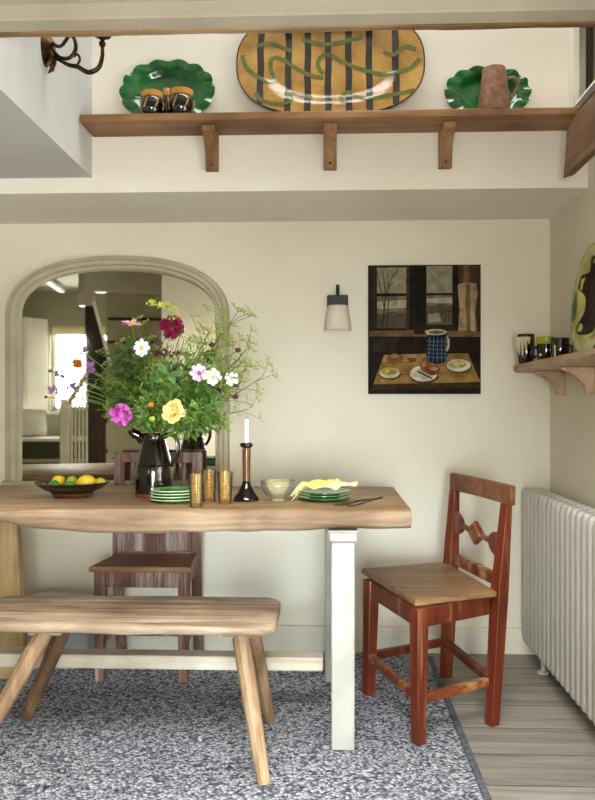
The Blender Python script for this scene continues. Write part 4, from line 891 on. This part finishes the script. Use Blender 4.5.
bloom('rose', 'pale yellow rose low in the front of the bouquet', 173.5, 411.5, 2.50, .038, PETY, None, (.1, -1, .15), 'double')
bloom('magenta_flower', 'magenta double bloom at the lower left of the bouquet', 121, 415, 2.54, .033, PETM, None, (-.2, -1, .1), 'globe')
bloom('flat_flower_head', 'wide dark maroon flower head below the crimson bloom', 166, 355, 2.57, .048, PETD, None, (0, -.5, 1), 'head')
bloom('nasturtium', 'orange flower far left in the bouquet against the mirror window', 78, 364, 2.66, .019, PETO, RIMD, (-.2, -1, .3), 'double')
bloom('mauve_flower', 'mauve cluster just right of the orange flower', 90, 368, 2.65, .018, PETL, None, (-.2, -1, .2), 'small')
bloom('mauve_flower', 'mauve cluster below the orange flower', 71, 386, 2.67, .017, PETL, None, (-.3, -1, .1), 'small')
bloom('mauve_flower', 'mauve cluster farthest left in the bouquet', 53, 389, 2.68, .017, PETL, None, (-.4, -1, .1), 'small')
bloom('mauve_flower', 'small mauve cluster up left of the orange flower', 60, 374, 2.69, .015, PETL, None, (-.4, -1, .2), 'small')
bloom('mauve_flower', 'pale mauve cluster directly above the orange flower', 82, 351, 2.68, .014, PETL, None, (-.2, -1, .3), 'small')
for px, py, l in ((235.5, 396.5, 'dark maroon button flower at the right below the cream flower'), (181.5, 331, 'dark bud beside the crimson bloom'), (212, 345, 'dark seed head at the upper right of the bouquet'), (158, 343, 'dark bud left above the maroon flower head'), (238, 350, 'dark small bud at the right edge of the bouquet'), (50, 371, 'dark tiny bud at the upper left above the mauve clusters'), (46, 397, 'dark tiny bud at the far lower left of the bouquet'), (65, 396, 'dark tiny bud under the mauve clusters')):
    bloom('dark_bud', l, px, py, 2.56 if px > 100 else 2.67, .010 if px > 100 else .006, PETD, None, (0, -1, 0), 'bud', 'bud')
bloom('orange_bud', 'small orange bud left above the yellow rose', 151, 405, 2.50, .010, PETO, None, (0, -1, 0), 'bud', 'bud')
bloom('green_bud', 'round pale green bud left of the yellow rose', 152, 419, 2.49, .011, LIME, None, (0, -1, 0), 'bud', 'bud')

# foliage: three kinds of sprig and one of umbel, built once along +Z and copied
def sprig(kind, seed):
    rnd = random.Random(seed); st_ = MB(); lv = MB(); pts = []
    for i in range(11): k = i / 10; pts.append(Vector((.10 * k * k, .03 * math.sin(k * 3), k)))
    st_.tube(pts, [.006 * (1 - .6 * i / 10) for i in range(11)], 5)
    def lf(p, d, ln_, wd, bend):
        d = d.normalized(); s = d.cross(Vector((rnd.uniform(-.4, .4), rnd.uniform(-.4, .4), 1))).normalized(); n_ = s.cross(d); vs = []
        for i, (k, w_) in enumerate(((0, .1), (.3, .85), (.6, 1), (.85, .55), (1, .05))): 
            for q_ in (-1, 1): vs.append(p + d * (ln_ * k) + s * (wd * w_ * q_ / 2) - n_ * (bend * ln_ * k * k))
        lv.add(vs, [(2 * i, 2 * i + 1, 2 * i + 3, 2 * i + 2) for i in range(4)])
    if kind == 'broad':
        for i in range(26):
            k = .42 + .58 * i / 26; p = pts[0].lerp(pts[10], 0); j = k * 10; a = pts[int(min(9, j))].lerp(pts[min(10, int(j) + 1)], j - int(j)); an = i * 2.4
            lf(a, Vector((math.cos(an), math.sin(an), .6)), rnd.uniform(.13, .22), rnd.uniform(.05, .08), rnd.uniform(.1, .5))
    elif kind == 'feathery':
        for i in range(20):
            k = .38 + .6 * i / 20; j = k * 10; a = pts[int(min(9, j))].lerp(pts[min(10, int(j) + 1)], j - int(j)); an = i * 2.4; d = Vector((math.cos(an), math.sin(an), .7)).normalized(); l = rnd.uniform(.12, .2)
            st_.tube([a, a + d * l], .0022, 3)
            for q_ in range(7):
                b_ = a + d * (l * (.25 + .75 * q_ / 6)); e = Vector((rnd.gauss(0, 1), rnd.gauss(0, 1), rnd.gauss(.3, .7))); lf(b_, d * .8 + e.normalized() * .9, rnd.uniform(.05, .09), .010, .2)
    else:
        for i in range(40):
            k = .40 + .6 * i / 40; j = k * 10; a = pts[int(min(9, j))].lerp(pts[min(10, int(j) + 1)], j - int(j)); an = i * 2.4
            d = Vector((math.cos(an), math.sin(an), .5)); l = .10 * (1.1 - .5 * k); st_.tube([a, a + d * l], .002, 3)
            lf(a + d * l * .6, d, rnd.uniform(.06, .10), rnd.uniform(.035, .05), .3)
    return st_.mesh('sprig_stem', STEM), lv.mesh('sprig_leaves', LEAF if kind != 'broad' else LEAFD, 180, False)
def umbel(seed):
    rnd = random.Random(seed); st_ = MB(); hds = []; pts = [Vector((.12 * (i / 8) ** 2, 0, i / 8)) for i in range(9)]; st_.tube(pts, .004, 5)
    for b in range(7):
        k = .5 + .5 * b / 6; j = min(7.99, k * 8); a = pts[int(j)].lerp(pts[int(j) + 1], j - int(j)); an = b * 2.4; d = Vector((math.cos(an) * .7, math.sin(an) * .7, .75)).normalized(); l = rnd.uniform(.12, .26); e = a + d * l; st_.tube([a, a + d * l * .5 + Vector((0, 0, .01)), e], .0022, 4)
        hd = MB(); hds.append(hd)
        for r_ in range(8):
            q_ = e + Vector((math.cos(r_ * .8 + b), math.sin(r_ * .8 + b), .55)) * rnd.uniform(.03, .06); st_.tube([e, q_], .0012, 3)
            for s in range(3): hd.ball(q_ + Vector((rnd.gauss(0, 1), rnd.gauss(0, 1), rnd.gauss(0, .6))) * .010, rnd.uniform(.0035, .006), 5, 4)
    return [st_.mesh('umbel_stem', STEM)] + [h.mesh('umbel_head', LIME, 60, False) for h in hds]
def put(meshes, names, target, label, cat, group, base_):
    d = target - base_; l = d.length; o = obj(names[0], meshes[0], None); o.location = base_; o.scale = (l, l, l)
    o.rotation_mode = 'QUATERNION'; o.rotation_quaternion = d.to_track_quat('Z', 'Y') @ Quaternion((0, 0, 1), random.uniform(0, 6.28)); tag(o, label, cat, group)
    for me in meshes[1:]: obj(names[1], me, None, o)
    return o
kinds = [sprig('broad', 1), sprig('feathery', 2), sprig('round', 3), sprig('feathery', 4), sprig('broad', 5)]
NM = ['leafy_sprig', 'feathery_sprig', 'leafy_sprig', 'feathery_sprig', 'leafy_sprig']
rnd = random.Random(11)
LB_ = {'leafy_sprig': 'green leafy sprig in the mass of foliage above the black jug', 'feathery_sprig': 'fine feathery green sprig in the bouquet in the black jug'}
tg = []
for i in range(40):
    a = rnd.uniform(0, 6.28); q = math.sqrt(rnd.random()); tg.append((163 + 68 * q * math.cos(a), 374 + 46 * q * math.sin(a), rnd.uniform(2.53, 2.85)))
tg += [(108, 402, 2.6), (112, 388, 2.62), (106, 372, 2.66), (225, 412, 2.58), (140, 420, 2.55), (135, 400, 2.52), (190, 418, 2.52), (200, 405, 2.5), (185, 400, 2.5), (125, 380, 2.56), (222, 408, 2.56), (128, 340, 2.64), (118, 356, 2.66), (192, 352, 2.62), (150, 380, 2.5), (168, 378, 2.5), (206, 392, 2.53)]
for i, (px, py, y) in enumerate(tg):
    k = rnd.choice([0, 1, 1, 3, 2, 3, 4, 1]) ; b = MO + Vector((rnd.uniform(-.02, .02), rnd.uniform(-.02, .02), -.02)); put(kinds[k], (NM[k], 'leaves'), atY(px, py, y), LB_[NM[k]], 'foliage', 'foliage sprigs in the jug', b)
um = [umbel(21), umbel(22), umbel(23)]
for i, (px, py, y) in enumerate(((240, 335, 2.72), (226, 330, 2.75), (210, 325, 2.72), (250, 360, 2.68), (262, 385, 2.66), (245, 372, 2.62), (195, 340, 2.68), (232, 352, 2.6), (222, 318, 2.78), (180, 345, 2.56), (165, 378, 2.50), (105, 360, 2.7), (95, 385, 2.7), (128, 335, 2.66), (242, 400, 2.64))):
    b = MO + Vector((rnd.uniform(-.02, .02), rnd.uniform(-.02, .02), -.02)); put(um[i % 3], ('umbel_spray', 'umbel_head'), atY(px, py, y), 'airy lime green umbel spray fanning out of the black jug', 'foliage', 'lime umbel sprays in the jug', b)
# arching lime plume at the top
t = thing('lime_plume', 'arching lime green plume above the crimson bloom', 'foliage', MO); P = catm([MO - MO, Vector((-.02, -.02, .2)), atY(176, 318, 2.62) - MO, atY(163, 305, 2.6) - MO, atY(149, 303, 2.58) - MO], 10)
obj('stem', MB().tube(P, .0015, 5), STEM, t); m = MB()
for p in P[22:]:
    for k in range(5): m.ball(p + Vector((rnd.gauss(0, 1), rnd.gauss(0, 1), rnd.gauss(0, 1))) * .006, rnd.uniform(.002, .004), 6, 4)
obj('florets', m, LIME, t, wn=False)

# ------------------------------------------------------------------ light: daylight through the windows and the skylight, with added fills
def area(name, loc, rot, sx, sy, pw, col):
    l = bpy.data.lights.new(name, 'AREA'); l.shape = 'RECTANGLE'; l.size = sx; l.size_y = sy; l.energy = pw; l.color = col; o = bpy.data.objects.new(name, l); C.objects.link(o); o.location = loc; o.rotation_euler = rot; return o
area('daylight_side_window', (RW + .30, (wy0 + wy1) / 2, (wz0 + wz1) / 2 - .1), (0, R(90), 0), 1.6, 1.7, 45, (1, .965, .91))
area('daylight_seat_window', ((fx0 + fx1) / 2, BW - .35, 1.6), (R(90), 0, 0), 1.1, 1.2, 150, (1, .98, .94))
area('daylight_garden_window', ((gx0 + gx1) / 2 - .05, GY - .25, .62), (R(88.2), 0, R(3)), .9, 1.05, 6.8, (.80, .93, 1)).data.spread = R(34)
area('fill_upper_wall', ((gx0 + gx1) / 2, GY - .2, 1.0), (R(96), 0, 0), .9, .6, 42, (1, .955, .89))  # wide frontal fill lamp, added to lift the upper wall
area('fill_rooflight', ((kx0 + kx1) / 2, (ky0 + ky1) / 2, CEIL + .3), (0, 0, 0), 1.6, 1.3, 128, (1, .98, .95))  # fill lamp above the added rooflight, for floor, rug and tabletops
area('daylight_skylight', (.03, 2.58, 3.6), (0, 0, 0), 1.6, .6, 17, (1, .975, .94))
wd = bpy.data.worlds.new('sky'); bpy.context.scene.world = wd; wd.use_nodes = True
bg = wd.node_tree.nodes['Background']; bg.inputs[0].default_value = (.92, .96, 1, 1); bg.inputs[1].default_value = 1.5

# ------------------------------------------------------------------ camera
cam = bpy.data.cameras.new('camera'); co = bpy.data.objects.new('camera', cam); C.objects.link(co)
cam.sensor_fit = 'VERTICAL'; cam.sensor_height = 24; cam.lens = 24 * F / 800; cam.shift_y = 5 / 800; cam.clip_start = .05
co.location = (0, 0, EYE); co.rotation_euler = (R(90), 0, TH); bpy.context.scene.camera = co
vs_ = bpy.context.scene.view_settings; vs_.view_transform = 'Standard'; vs_.look = 'None'; vs_.gamma = 1; vs_.use_curve_mapping = False; vs_.exposure = 0.62
